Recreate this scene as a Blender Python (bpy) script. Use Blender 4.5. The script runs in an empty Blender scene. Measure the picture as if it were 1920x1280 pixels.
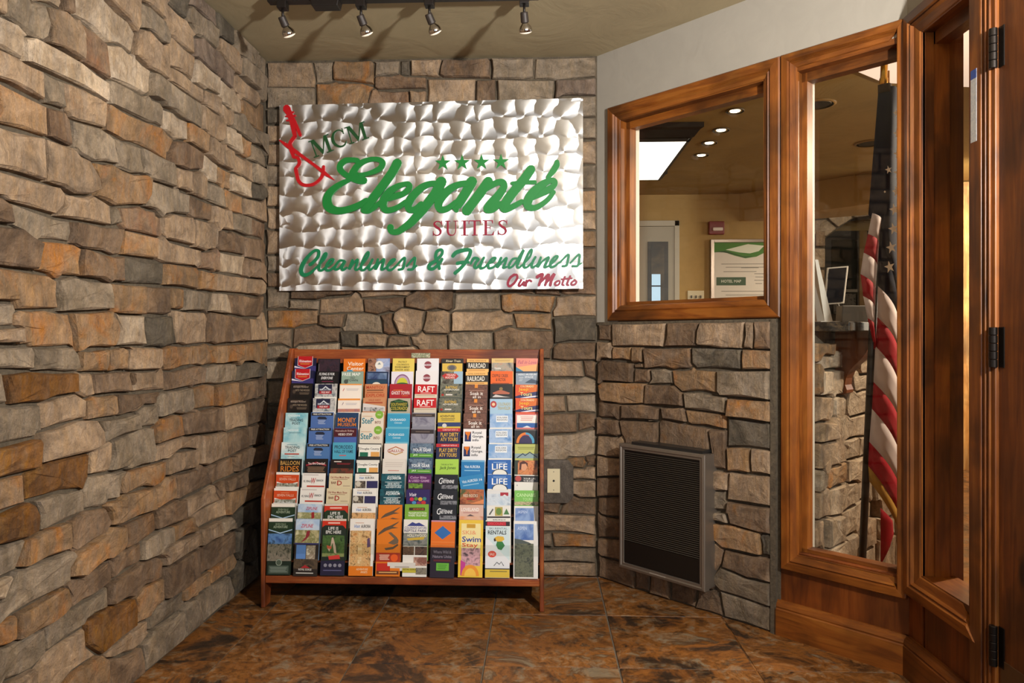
import bpy, math, random
from mathutils import Vector
random.seed(7)
sc=bpy.context.scene
COL=sc.collection
# ---------------------------------------------------------------- camera
TH=math.radians(2.3)
cam_d=bpy.data.cameras.new('camera'); cam=bpy.data.objects.new('camera',cam_d); COL.objects.link(cam)
cam_d.sensor_width=36; cam_d.lens=36*1345/1920; cam_d.shift_y=-8/1920; cam_d.clip_start=.02
cam.location=(0,0,1.12); cam.rotation_euler=(math.radians(90),0,TH); sc.camera=cam
# ---------------------------------------------------------------- world, lights, exposure
w=bpy.data.worlds.new('world'); sc.world=w; w.use_nodes=True
w.node_tree.nodes['Background'].inputs[0].default_value=(.75,.85,1,1); w.node_tree.nodes['Background'].inputs[1].default_value=.6
vs=sc.view_settings; vs.view_transform='Standard'; vs.look='None'; vs.gamma=1; vs.exposure=0; vs.use_curve_mapping=False
sc.display_settings.display_device='sRGB'
def light(name,kind,loc,energy,col,size=.2,target=None,size_y=None,spot=None,blend=.5):
    d=bpy.data.lights.new(name,kind); d.energy=energy; d.color=col
    if kind=='AREA':
        d.shape='RECTANGLE' if size_y else 'DISK'; d.size=size
        if size_y: d.size_y=size_y
    else: d.shadow_soft_size=size
    if spot: d.spot_size=math.radians(spot); d.spot_blend=blend
    o=bpy.data.objects.new(name,d); COL.objects.link(o); o.location=loc
    if target is not None:
        o.rotation_euler=(Vector(target)-Vector(loc)).to_track_quat('-Z','Y').to_euler()
    return o
light('flash_lamp','AREA',(1.09,.56,1.78),106,(1,.97,.925),.11,target=(-1.2,2.9,2.95))
light('entrance_daylight','AREA',(.25,-1.62,1.25),18,(.86,.93,1),1.5,target=(.25,3,1.2),size_y=2.0)
light('lobby_fill','AREA',(4.6,5.0,1.6),30,(1,.86,.68),1.2,target=(1.5,5,1.4),size_y=1.4)  # unseen warm fill added to brighten the lobby
light('reception_lamp','AREA',(2.45,2.9,2.1),48,(1,.82,.62),.1,target=(1.45,3.2,.7))
light('arch_fill','AREA',(3.0,6.3,2.3),14,(1,.88,.7),.3,target=(3.0,7.7,1.9))  # fill added to lift the far stone arch, no fixture there
# ---------------------------------------------------------------- materials
def lin(c):
    c/=255.; return c/12.92 if c<=.04045 else ((c+.055)/1.055)**2.4
def hexc(h):
    h=h.lstrip('#'); return tuple(lin(int(h[i:i+2],16)) for i in (0,2,4))+(1,)
MATS={}
def nodes(name):
    m=bpy.data.materials.new(name); m.use_nodes=True; nt=m.node_tree; return m,nt,nt.nodes['Principled BSDF']
def N(nt,t,**k):
    n=nt.nodes.new(t)
    for a,b in k.items(): setattr(n,a,b)
    return n
def flat(h,rough=.5,metal=0,spec=.5,emit=0):
    key=(h,rough,metal,spec,emit)
    if key in MATS: return MATS[key]
    m,nt,b=nodes('plain_'+h.lstrip('#')); b.inputs['Base Color'].default_value=hexc(h)
    b.inputs['Roughness'].default_value=rough; b.inputs['Metallic'].default_value=metal; b.inputs['Specular IOR Level'].default_value=spec
    if emit: b.inputs['Emission Color'].default_value=hexc(h); b.inputs['Emission Strength'].default_value=emit
    MATS[key]=m; return m
def ramp(nt,stops):
    r=N(nt,'ShaderNodeValToRGB'); e=r.color_ramp.elements
    while len(e)<len(stops): e.new(.5)
    for x,(p,c) in zip(e,stops): x.position=p; x.color=hexc(c) if isinstance(c,str) else c
    return r
def coords(nt,scale=(1,1,1),kind='Object',rnd=True):
    tc=N(nt,'ShaderNodeTexCoord'); mp=N(nt,'ShaderNodeMapping'); mp.inputs['Scale'].default_value=scale
    nt.links.new(tc.outputs[kind],mp.inputs[0])
    if rnd:
        oi=N(nt,'ShaderNodeObjectInfo'); mu=N(nt,'ShaderNodeMath',operation='MULTIPLY'); mu.inputs[1].default_value=37.
        nt.links.new(oi.outputs['Random'],mu.inputs[0]); nt.links.new(mu.outputs[0],mp.inputs['Location'])
    return mp
def noise(nt,vec,scale,detail=6,rough=.6,dist=0):
    n=N(nt,'ShaderNodeTexNoise'); n.inputs['Scale'].default_value=scale; n.inputs['Detail'].default_value=detail
    n.inputs['Roughness'].default_value=rough; n.inputs['Distortion'].default_value=dist
    nt.links.new(vec.outputs[0],n.inputs['Vector']); return n
def bump(nt,b,src,strength,dist=.01):
    n=N(nt,'ShaderNodeBump'); n.inputs['Strength'].default_value=strength; n.inputs['Distance'].default_value=dist
    nt.links.new(src,n.inputs['Height']); nt.links.new(n.outputs[0],b.inputs['Normal']); return n
def mix(nt,f,a,b):
    n=N(nt,'ShaderNodeMix',data_type='RGBA'); L=nt.links
    for s,v in ((n.inputs[0],f),(n.inputs[6],a),(n.inputs[7],b)):
        if hasattr(v,'links'): L.new(v,s)
        elif isinstance(v,(int,float)): s.default_value=v
        else: s.default_value=v
    return n.outputs[2]
def stone_mat(name,c1,c2,c3,spot=.62,k=1.0):
    m,nt,b=nodes(name); L=nt.links; v=coords(nt)
    n1=noise(nt,v,7,9,.68,.9); n2=noise(nt,v,38,8,.75,.3); n3=noise(nt,v,4.2,6,.62,1.6); n4=noise(nt,v,150,4,.7)
    vs_=coords(nt,(9,9,2.2)); n5=noise(nt,vs_,5,6,.7,.5)
    h1,h2=hexc(c1),hexc(c2); li=tuple(min(1,x*1.28+.01) for x in h1[:3])+(1,); da=tuple(x*.72 for x in h2[:3])+(1,)
    r=ramp(nt,[(.28,da),(.42,c2),(.54,c1),(.70,li)]); L.new(n1.outputs[0],r.inputs[0])
    r3=ramp(nt,[(spot,(0,0,0,1)),(spot+.16,(1,1,1,1))]); L.new(n3.outputs[0],r3.inputs[0])
    f3=N(nt,'ShaderNodeMath',operation='MULTIPLY'); f3.inputs[1].default_value=.85; L.new(r3.outputs[0],f3.inputs[0])
    c=mix(nt,f3.outputs[0],r.outputs[0],hexc(c3))
    hv=N(nt,'ShaderNodeHueSaturation'); oi=N(nt,'ShaderNodeObjectInfo')
    def mr(src,a,b_,c_,d):
        q=N(nt,'ShaderNodeMapRange'); q.inputs[1].default_value=a; q.inputs[2].default_value=b_; q.inputs[3].default_value=c_; q.inputs[4].default_value=d; L.new(src,q.inputs[0]); return q.outputs[0]
    def mul(x,y):
        q=N(nt,'ShaderNodeMath',operation='MULTIPLY'); L.new(x,q.inputs[0]); L.new(y,q.inputs[1]); return q.outputs[0]
    val=mul(mul(mr(oi.outputs['Random'],0,1,.84*k,1.14*k),mr(n2.outputs[0],.3,.7,.72,1.22)),mul(mr(n4.outputs[0],.3,.7,.86,1.12),mr(n5.outputs[0],.3,.7,.88,1.1)))
    L.new(val,hv.inputs['Value']); L.new(mr(n5.outputs[0],.3,.7,.8,1.1),hv.inputs['Saturation']); L.new(c,hv.inputs['Color']); L.new(hv.outputs[0],b.inputs['Base Color'])
    b.inputs['Roughness'].default_value=.85; b.inputs['Specular IOR Level'].default_value=.25
    def madd(x,kk,y):
        q=N(nt,'ShaderNodeMath',operation='MULTIPLY_ADD'); L.new(x,q.inputs[0]); q.inputs[1].default_value=kk; L.new(y,q.inputs[2]); return q.outputs[0]
    hgt=madd(n4.outputs[0],.12,madd(n5.outputs[0],.4,madd(n2.outputs[0],.45,n1.outputs[0])))
    bump(nt,b,hgt,1.0,.016); return m
STONE={'t':stone_mat('stone_tan','#a58a6d','#8c745b','#9c7450',.6),
 'g':stone_mat('stone_grey','#92806a','#7c6c58','#98805c',.66),
 'p':stone_mat('stone_pale','#b8a288','#a38c71','#bba992',.6),
 'b':stone_mat('stone_brown','#836a52','#6c5642','#8c6238',.58),
 'd':stone_mat('stone_dark','#6a5f50','#564d40','#7c6a50',.62),
 'o':stone_mat('stone_orange','#9c7b58','#866a4c','#a86c30',.5),
 'r':stone_mat('stone_rust','#815628','#66431f','#94682e',.5),
 'k':stone_mat('stone_reddish','#8c7056','#745a44','#94694a',.54),
 'm':stone_mat('stone_mauve','#84705f','#6e5c4e','#8a725c',.6)}
def mortar():
    m,nt,b=nodes('mortar'); v=coords(nt,rnd=False); n=noise(nt,v,60,8,.7); r=ramp(nt,[(.3,'#40372c'),(.7,'#665a48')])
    nt.links.new(n.outputs[0],r.inputs[0]); nt.links.new(r.outputs[0],b.inputs['Base Color']); b.inputs['Roughness'].default_value=.95
    bump(nt,b,n.outputs[0],.6,.01); return m
MORTAR=mortar()
def wood(name,c1,c2,c3,axis='z',rough=.46,scale=1.0,knots=True):
    s={'z':(14,14,1.1),'x':(1.1,14,14),'y':(14,1.1,14),'d':(1.6,1.6,14)}[axis]
    m,nt,b=nodes(name); v=coords(nt,tuple(q*scale for q in s)); n1=noise(nt,v,2.2,6,.6,1.4); n2=noise(nt,v,9,4,.6,.4)
    r=ramp(nt,[(.3,c2),(.5,c1),(.7,c3)]); nt.links.new(n1.outputs[0],r.inputs[0])
    v2=coords(nt,(1,1,1)); n3=noise(nt,v2,3.2,3,.5,.8); r3=ramp(nt,[(.35,'#5a5a5a'),(.6,'#ffffff')]); nt.links.new(n3.outputs[0],r3.inputs[0])
    mu=N(nt,'ShaderNodeMix',data_type='RGBA',blend_type='MULTIPLY'); mu.inputs[0].default_value=.72
    nt.links.new(r.outputs[0],mu.inputs[6]); nt.links.new(r3.outputs[0],mu.inputs[7])
    out=mu.outputs[2]
    if knots:
        vo=N(nt,'ShaderNodeTexVoronoi'); vo.inputs['Scale'].default_value=3.1; v3=coords(nt,tuple(.45 if q==min(s) else 1 for q in s)); nt.links.new(v3.outputs[0],vo.inputs['Vector'])
        rk=ramp(nt,[(.03,(1,1,1,1)),(.085,(0,0,0,1))]); nt.links.new(vo.outputs['Distance'],rk.inputs[0]); out=mix(nt,rk.outputs[0],out,hexc('#2c1404'))
    nt.links.new(out,b.inputs['Base Color']); b.inputs['Roughness'].default_value=rough; b.inputs['Coat Weight'].default_value=.1; b.inputs['Coat Roughness'].default_value=.3
    bump(nt,b,n2.outputs[0],.12,.004); return m
WD={a:wood('alder_'+a,'#874a14','#66330b','#985c20',a) for a in 'xyzd'}
WP=wood('alder_panel','#74380c','#5c2908','#844514','z')
RK={a:wood('rack_oak_'+a,'#96481e','#7a3412','#a8602e',a,knots=False,scale=2) for a in 'xyz'}
def plaster(name,c,var=.06,b_=.15,sc_=6):
    m,nt,b=nodes(name); v=coords(nt,rnd=False); n=noise(nt,v,sc_,8,.6,.8); h=hexc(c)
    lo=tuple(x*(1-var) for x in h[:3])+(1,); hi=tuple(min(1,x*(1+var)) for x in h[:3])+(1,)
    r=ramp(nt,[(.35,lo),(.65,hi)]); nt.links.new(n.outputs[0],r.inputs[0]); nt.links.new(r.outputs[0],b.inputs['Base Color'])
    b.inputs['Roughness'].default_value=.8; bump(nt,b,n.outputs[0],b_,.02); return m
PAINT=plaster('paint_putty','#9d968a',.03,.1,9); CEIL=plaster('ceiling_plaster','#a39474',.05,.35,3.5); TAN=plaster('lobby_tan','#ac8c56',.05,.1,8); LCEIL=plaster('lobby_ceiling_plaster','#94783f',.1,.35,3)
LIT_EDGE=flat('#cfc8ba',.5)  # pale colour for the painted bright edge of the window glass
def slate():
    m,nt,b=nodes('slate_tile'); v=coords(nt,kind='Object'); n1=noise(nt,v,3.6,12,.72,.7); n2=noise(nt,v,22,9,.75,.5); n3=noise(nt,v,2.6,9,.7,1.0)
    r=ramp(nt,[(.34,'#221912'),(.44,'#3a291c'),(.485,'#6a4220'),(.54,'#8e5a28'),(.58,'#5a3c22'),(.64,'#857660'),(.72,'#4a3e32')]); nt.links.new(n1.outputs[0],r.inputs[0])
    r2=ramp(nt,[(.38,'#2c2119'),(.5,'#94602a'),(.62,'#9a8c74')]); nt.links.new(n2.outputs[0],r2.inputs[0])
    r3=ramp(nt,[(.46,(0,0,0,1)),(.54,(1,1,1,1))]); nt.links.new(n3.outputs[0],r3.inputs[0])
    mm=N(nt,'ShaderNodeMath',operation='MULTIPLY'); mm.inputs[1].default_value=.6; nt.links.new(r3.outputs[0],mm.inputs[0])
    c=mix(nt,mm.outputs[0],r.outputs[0],r2.outputs[0]); nt.links.new(c,b.inputs['Base Color'])
    rr=ramp(nt,[(.3,'#909090'),(.7,'#c8c8c8')]); nt.links.new(n2.outputs[0],rr.inputs[0]); nt.links.new(rr.outputs[0],b.inputs['Roughness'])
    ad=N(nt,'ShaderNodeMath',operation='ADD'); nt.links.new(n1.outputs[0],ad.inputs[0]); nt.links.new(n2.outputs[0],ad.inputs[1]); bump(nt,b,ad.outputs[0],.35,.006); return m
SLATE=slate(); GROUT=plaster('grout','#6a6155',.1,.3,40)
def granite():
    m,nt,b=nodes('granite'); v=coords(nt); n=noise(nt,v,30,8,.7,.5); r=ramp(nt,[(.35,'#141210'),(.52,'#2c2722'),(.68,'#5a4a34')]); nt.links.new(n.outputs[0],r.inputs[0])
    nt.links.new(r.outputs[0],b.inputs['Base Color']); b.inputs['Roughness'].default_value=.25; return m
GRANITE=granite()
def engine_turned():
    m,nt,b=nodes('swirled_aluminium'); L=nt.links
    tc=N(nt,'ShaderNodeTexCoord'); mp=N(nt,'ShaderNodeMapping'); mp.inputs['Scale'].default_value=(10.6,10.6,12.0); L.new(tc.outputs['Object'],mp.inputs[0])
    wob=noise(nt,mp,.9,2,.5); wa_=N(nt,'ShaderNodeVectorMath',operation='MULTIPLY_ADD'); wa_.inputs[1].default_value=(.9,.9,.55); L.new(wob.outputs['Color'],wa_.inputs[0]); L.new(mp.outputs[0],wa_.inputs[2]); mp=wa_
    vo=N(nt,'ShaderNodeTexVoronoi'); vo.inputs['Scale'].default_value=1; vo.inputs['Randomness'].default_value=.38; L.new(mp.outputs[0],vo.inputs['Vector'])
    sub=N(nt,'ShaderNodeVectorMath',operation='SUBTRACT'); L.new(mp.outputs[0],sub.inputs[0]); L.new(vo.outputs['Position'],sub.inputs[1])
    ofs=N(nt,'ShaderNodeVectorMath',operation='ADD'); ofs.inputs[1].default_value=(.12,0,.42); L.new(sub.outputs[0],ofs.inputs[0])
    ge=N(nt,'ShaderNodeNewGeometry'); cr=N(nt,'ShaderNodeVectorMath',operation='CROSS_PRODUCT'); L.new(ge.outputs['Normal'],cr.inputs[0]); L.new(ofs.outputs[0],cr.inputs[1])
    nm=N(nt,'ShaderNodeVectorMath',operation='NORMALIZE'); L.new(cr.outputs[0],nm.inputs[0])
    b.inputs['Base Color'].default_value=(.72,.705,.69,1); b.inputs['Metallic'].default_value=1; b.inputs['Roughness'].default_value=.40
    b.inputs['Anisotropic'].default_value=.82; L.new(nm.outputs[0],b.inputs['Tangent'])
    ln=N(nt,'ShaderNodeVectorMath',operation='LENGTH'); L.new(ofs.outputs[0],ln.inputs[0]); wv=N(nt,'ShaderNodeMath',operation='MULTIPLY'); wv.inputs[1].default_value=1.; L.new(ln.outputs['Value'],wv.inputs[0])
    bump(nt,b,wv.outputs[0],.036,.02); return m
SWIRL=engine_turned()
def glass():
    m=bpy.data.materials.new('window_glass'); m.use_nodes=True; nt=m.node_tree; nt.nodes.clear()
    o=N(nt,'ShaderNodeOutputMaterial'); mx=N(nt,'ShaderNodeMixShader'); t=N(nt,'ShaderNodeBsdfTransparent'); g=N(nt,'ShaderNodeBsdfGlossy'); g.inputs['Roughness'].default_value=.01
    lw_=N(nt,'ShaderNodeLayerWeight'); pw=N(nt,'ShaderNodeMath',operation='POWER'); pw.inputs[1].default_value=5; nt.links.new(lw_.outputs['Facing'],pw.inputs[0]); lw_.inputs[0].default_value=.5; f=N(nt,'ShaderNodeMath',operation='MULTIPLY_ADD'); f.inputs[1].default_value=.7; f.inputs[2].default_value=.022; nt.links.new(pw.outputs[0],f.inputs[0]); t.inputs[0].default_value=(.96,.97,.96,1)
    nt.links.new(f.outputs[0],mx.inputs[0]); nt.links.new(t.outputs[0],mx.inputs[1]); nt.links.new(g.outputs[0],mx.inputs[2]); nt.links.new(mx.outputs[0],o.inputs[0]); return m
GLASS=glass()
def photo(c1,c2,c3,s=40):
    key=('photo',c1,c2,c3,s)
    if key in MATS: return MATS[key]
    m,nt,b=nodes('printed_photo'); v=coords(nt); n=noise(nt,v,s,5,.6,.6); r=ramp(nt,[(.35,c1),(.5,c2),(.66,c3)]); nt.links.new(n.outputs[0],r.inputs[0])
    nt.links.new(r.outputs[0],b.inputs['Base Color']); b.inputs['Roughness'].default_value=.4; MATS[key]=m; return m
# ---------------------------------------------------------------- mesh helpers
class MB:
    def __init__(s): s.v=[]; s.f=[]
    def add(s,vs,fs):
        k=len(s.v); s.v+= [tuple(p) for p in vs]; s.f+=[tuple(i+k for i in f) for f in fs]; return s
    def box(s,x0,x1,y0,y1,z0,z1):
        return s.add([(x,y,z) for z in(z0,z1) for y in(y0,y1) for x in(x0,x1)],[(0,2,3,1),(4,5,7,6),(0,1,5,4),(2,6,7,3),(0,4,6,2),(1,3,7,5)])
    def prism(s,pts,axis,a,b):
        # pts: 2D outline; extruded from a to b along axis 'x','y','z'
        def P(u,v,t): return (t,u,v) if axis=='x' else ((u,t,v) if axis=='y' else (u,v,t))
        n=len(pts); s.add([P(u,v,a) for u,v in pts]+[P(u,v,b) for u,v in pts],[tuple(range(n))[::-1],tuple(range(n,2*n))]+[(i,(i+1)%n,n+(i+1)%n,n+i) for i in range(n)]); return s
    def lathe(s,prof,n=20,mat=None,closed=True):
        k=[];fs=[]
        for r,z in prof:
            for i in range(n):
                a=2*math.pi*i/n; p=Vector((r*math.cos(a),r*math.sin(a),z)); k.append(mat@p if mat else p)
        for j in range(len(prof)-1):
            for i in range(n): fs.append((j*n+i,j*n+(i+1)%n,(j+1)*n+(i+1)%n,(j+1)*n+i))
        if closed: fs.append(tuple(range(n))[::-1]); fs.append(tuple((len(prof)-1)*n+i for i in range(n)))
        return s.add(k,fs)
    def tube(s,pts,r,n=10):
        pts=[Vector(p) for p in pts]; k=[];fs=[]
        for i,p in enumerate(pts):
            t=(pts[min(i+1,len(pts)-1)]-pts[max(i-1,0)]).normalized(); a=t.cross(Vector((0,0,1)))
            if a.length<.01: a=t.cross(Vector((1,0,0)))
            a.normalize(); b=t.cross(a)
            rr=r[i] if isinstance(r,(list,tuple)) else r
            for q in range(n):
                an=2*math.pi*q/n; k.append(p+a*rr*math.cos(an)+b*rr*math.sin(an))
        for j in range(len(pts)-1):
            for i in range(n): fs.append((j*n+i,j*n+(i+1)%n,(j+1)*n+(i+1)%n,(j+1)*n+i))
        fs.append(tuple(range(n))[::-1]); fs.append(tuple((len(pts)-1)*n+i for i in range(n)))
        return s.add(k,fs)
    def xf(s,fn): s.v=[tuple(fn(*p)) for p in s.v]; return s
    def build(s,name,mat,parent=None,smooth=False,bev=0,origin=None,kind=None):
        v=[Vector(p) for p in s.v]
        lo=[min(p[i] for p in v) for i in range(3)]; hi=[max(p[i] for p in v) for i in range(3)]
        o=Vector(origin) if origin is not None else Vector(((lo[0]+hi[0])/2,(lo[1]+hi[1])/2,lo[2]))
        me=bpy.data.meshes.new(name); me.from_pydata([p-o for p in v],[],s.f); me.update()
        if smooth: me.polygons.foreach_set('use_smooth',[True]*len(me.polygons))
        me.materials.append(mat); ob=bpy.data.objects.new(name,me); COL.objects.link(ob)
        put(ob,o,parent)
        if bev:
            bm=ob.modifiers.new('bevel','BEVEL'); bm.width=bev; bm.segments=2; bm.limit_method='ANGLE'
        if kind: ob['kind']=kind
        return ob
WLOC={}
def put(ob,o,parent):
    WLOC[ob.name]=Vector(o)
    if parent: ob.parent=parent; ob.location=Vector(o)-WLOC[parent.name]
    else: ob.location=o
def empty(name,loc,label=None,cat=None,group=None,kind=None):
    o=bpy.data.objects.new(name,None); COL.objects.link(o); o.empty_display_size=.05; put(o,Vector(loc),None); tag(o,label,cat,group,kind); return o
def tag(o,label=None,cat=None,group=None,kind=None):
    if label: o['label']=label
    if cat: o['category']=cat
    if group: o['group']=group
    if kind: o['kind']=kind
    return o
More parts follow.
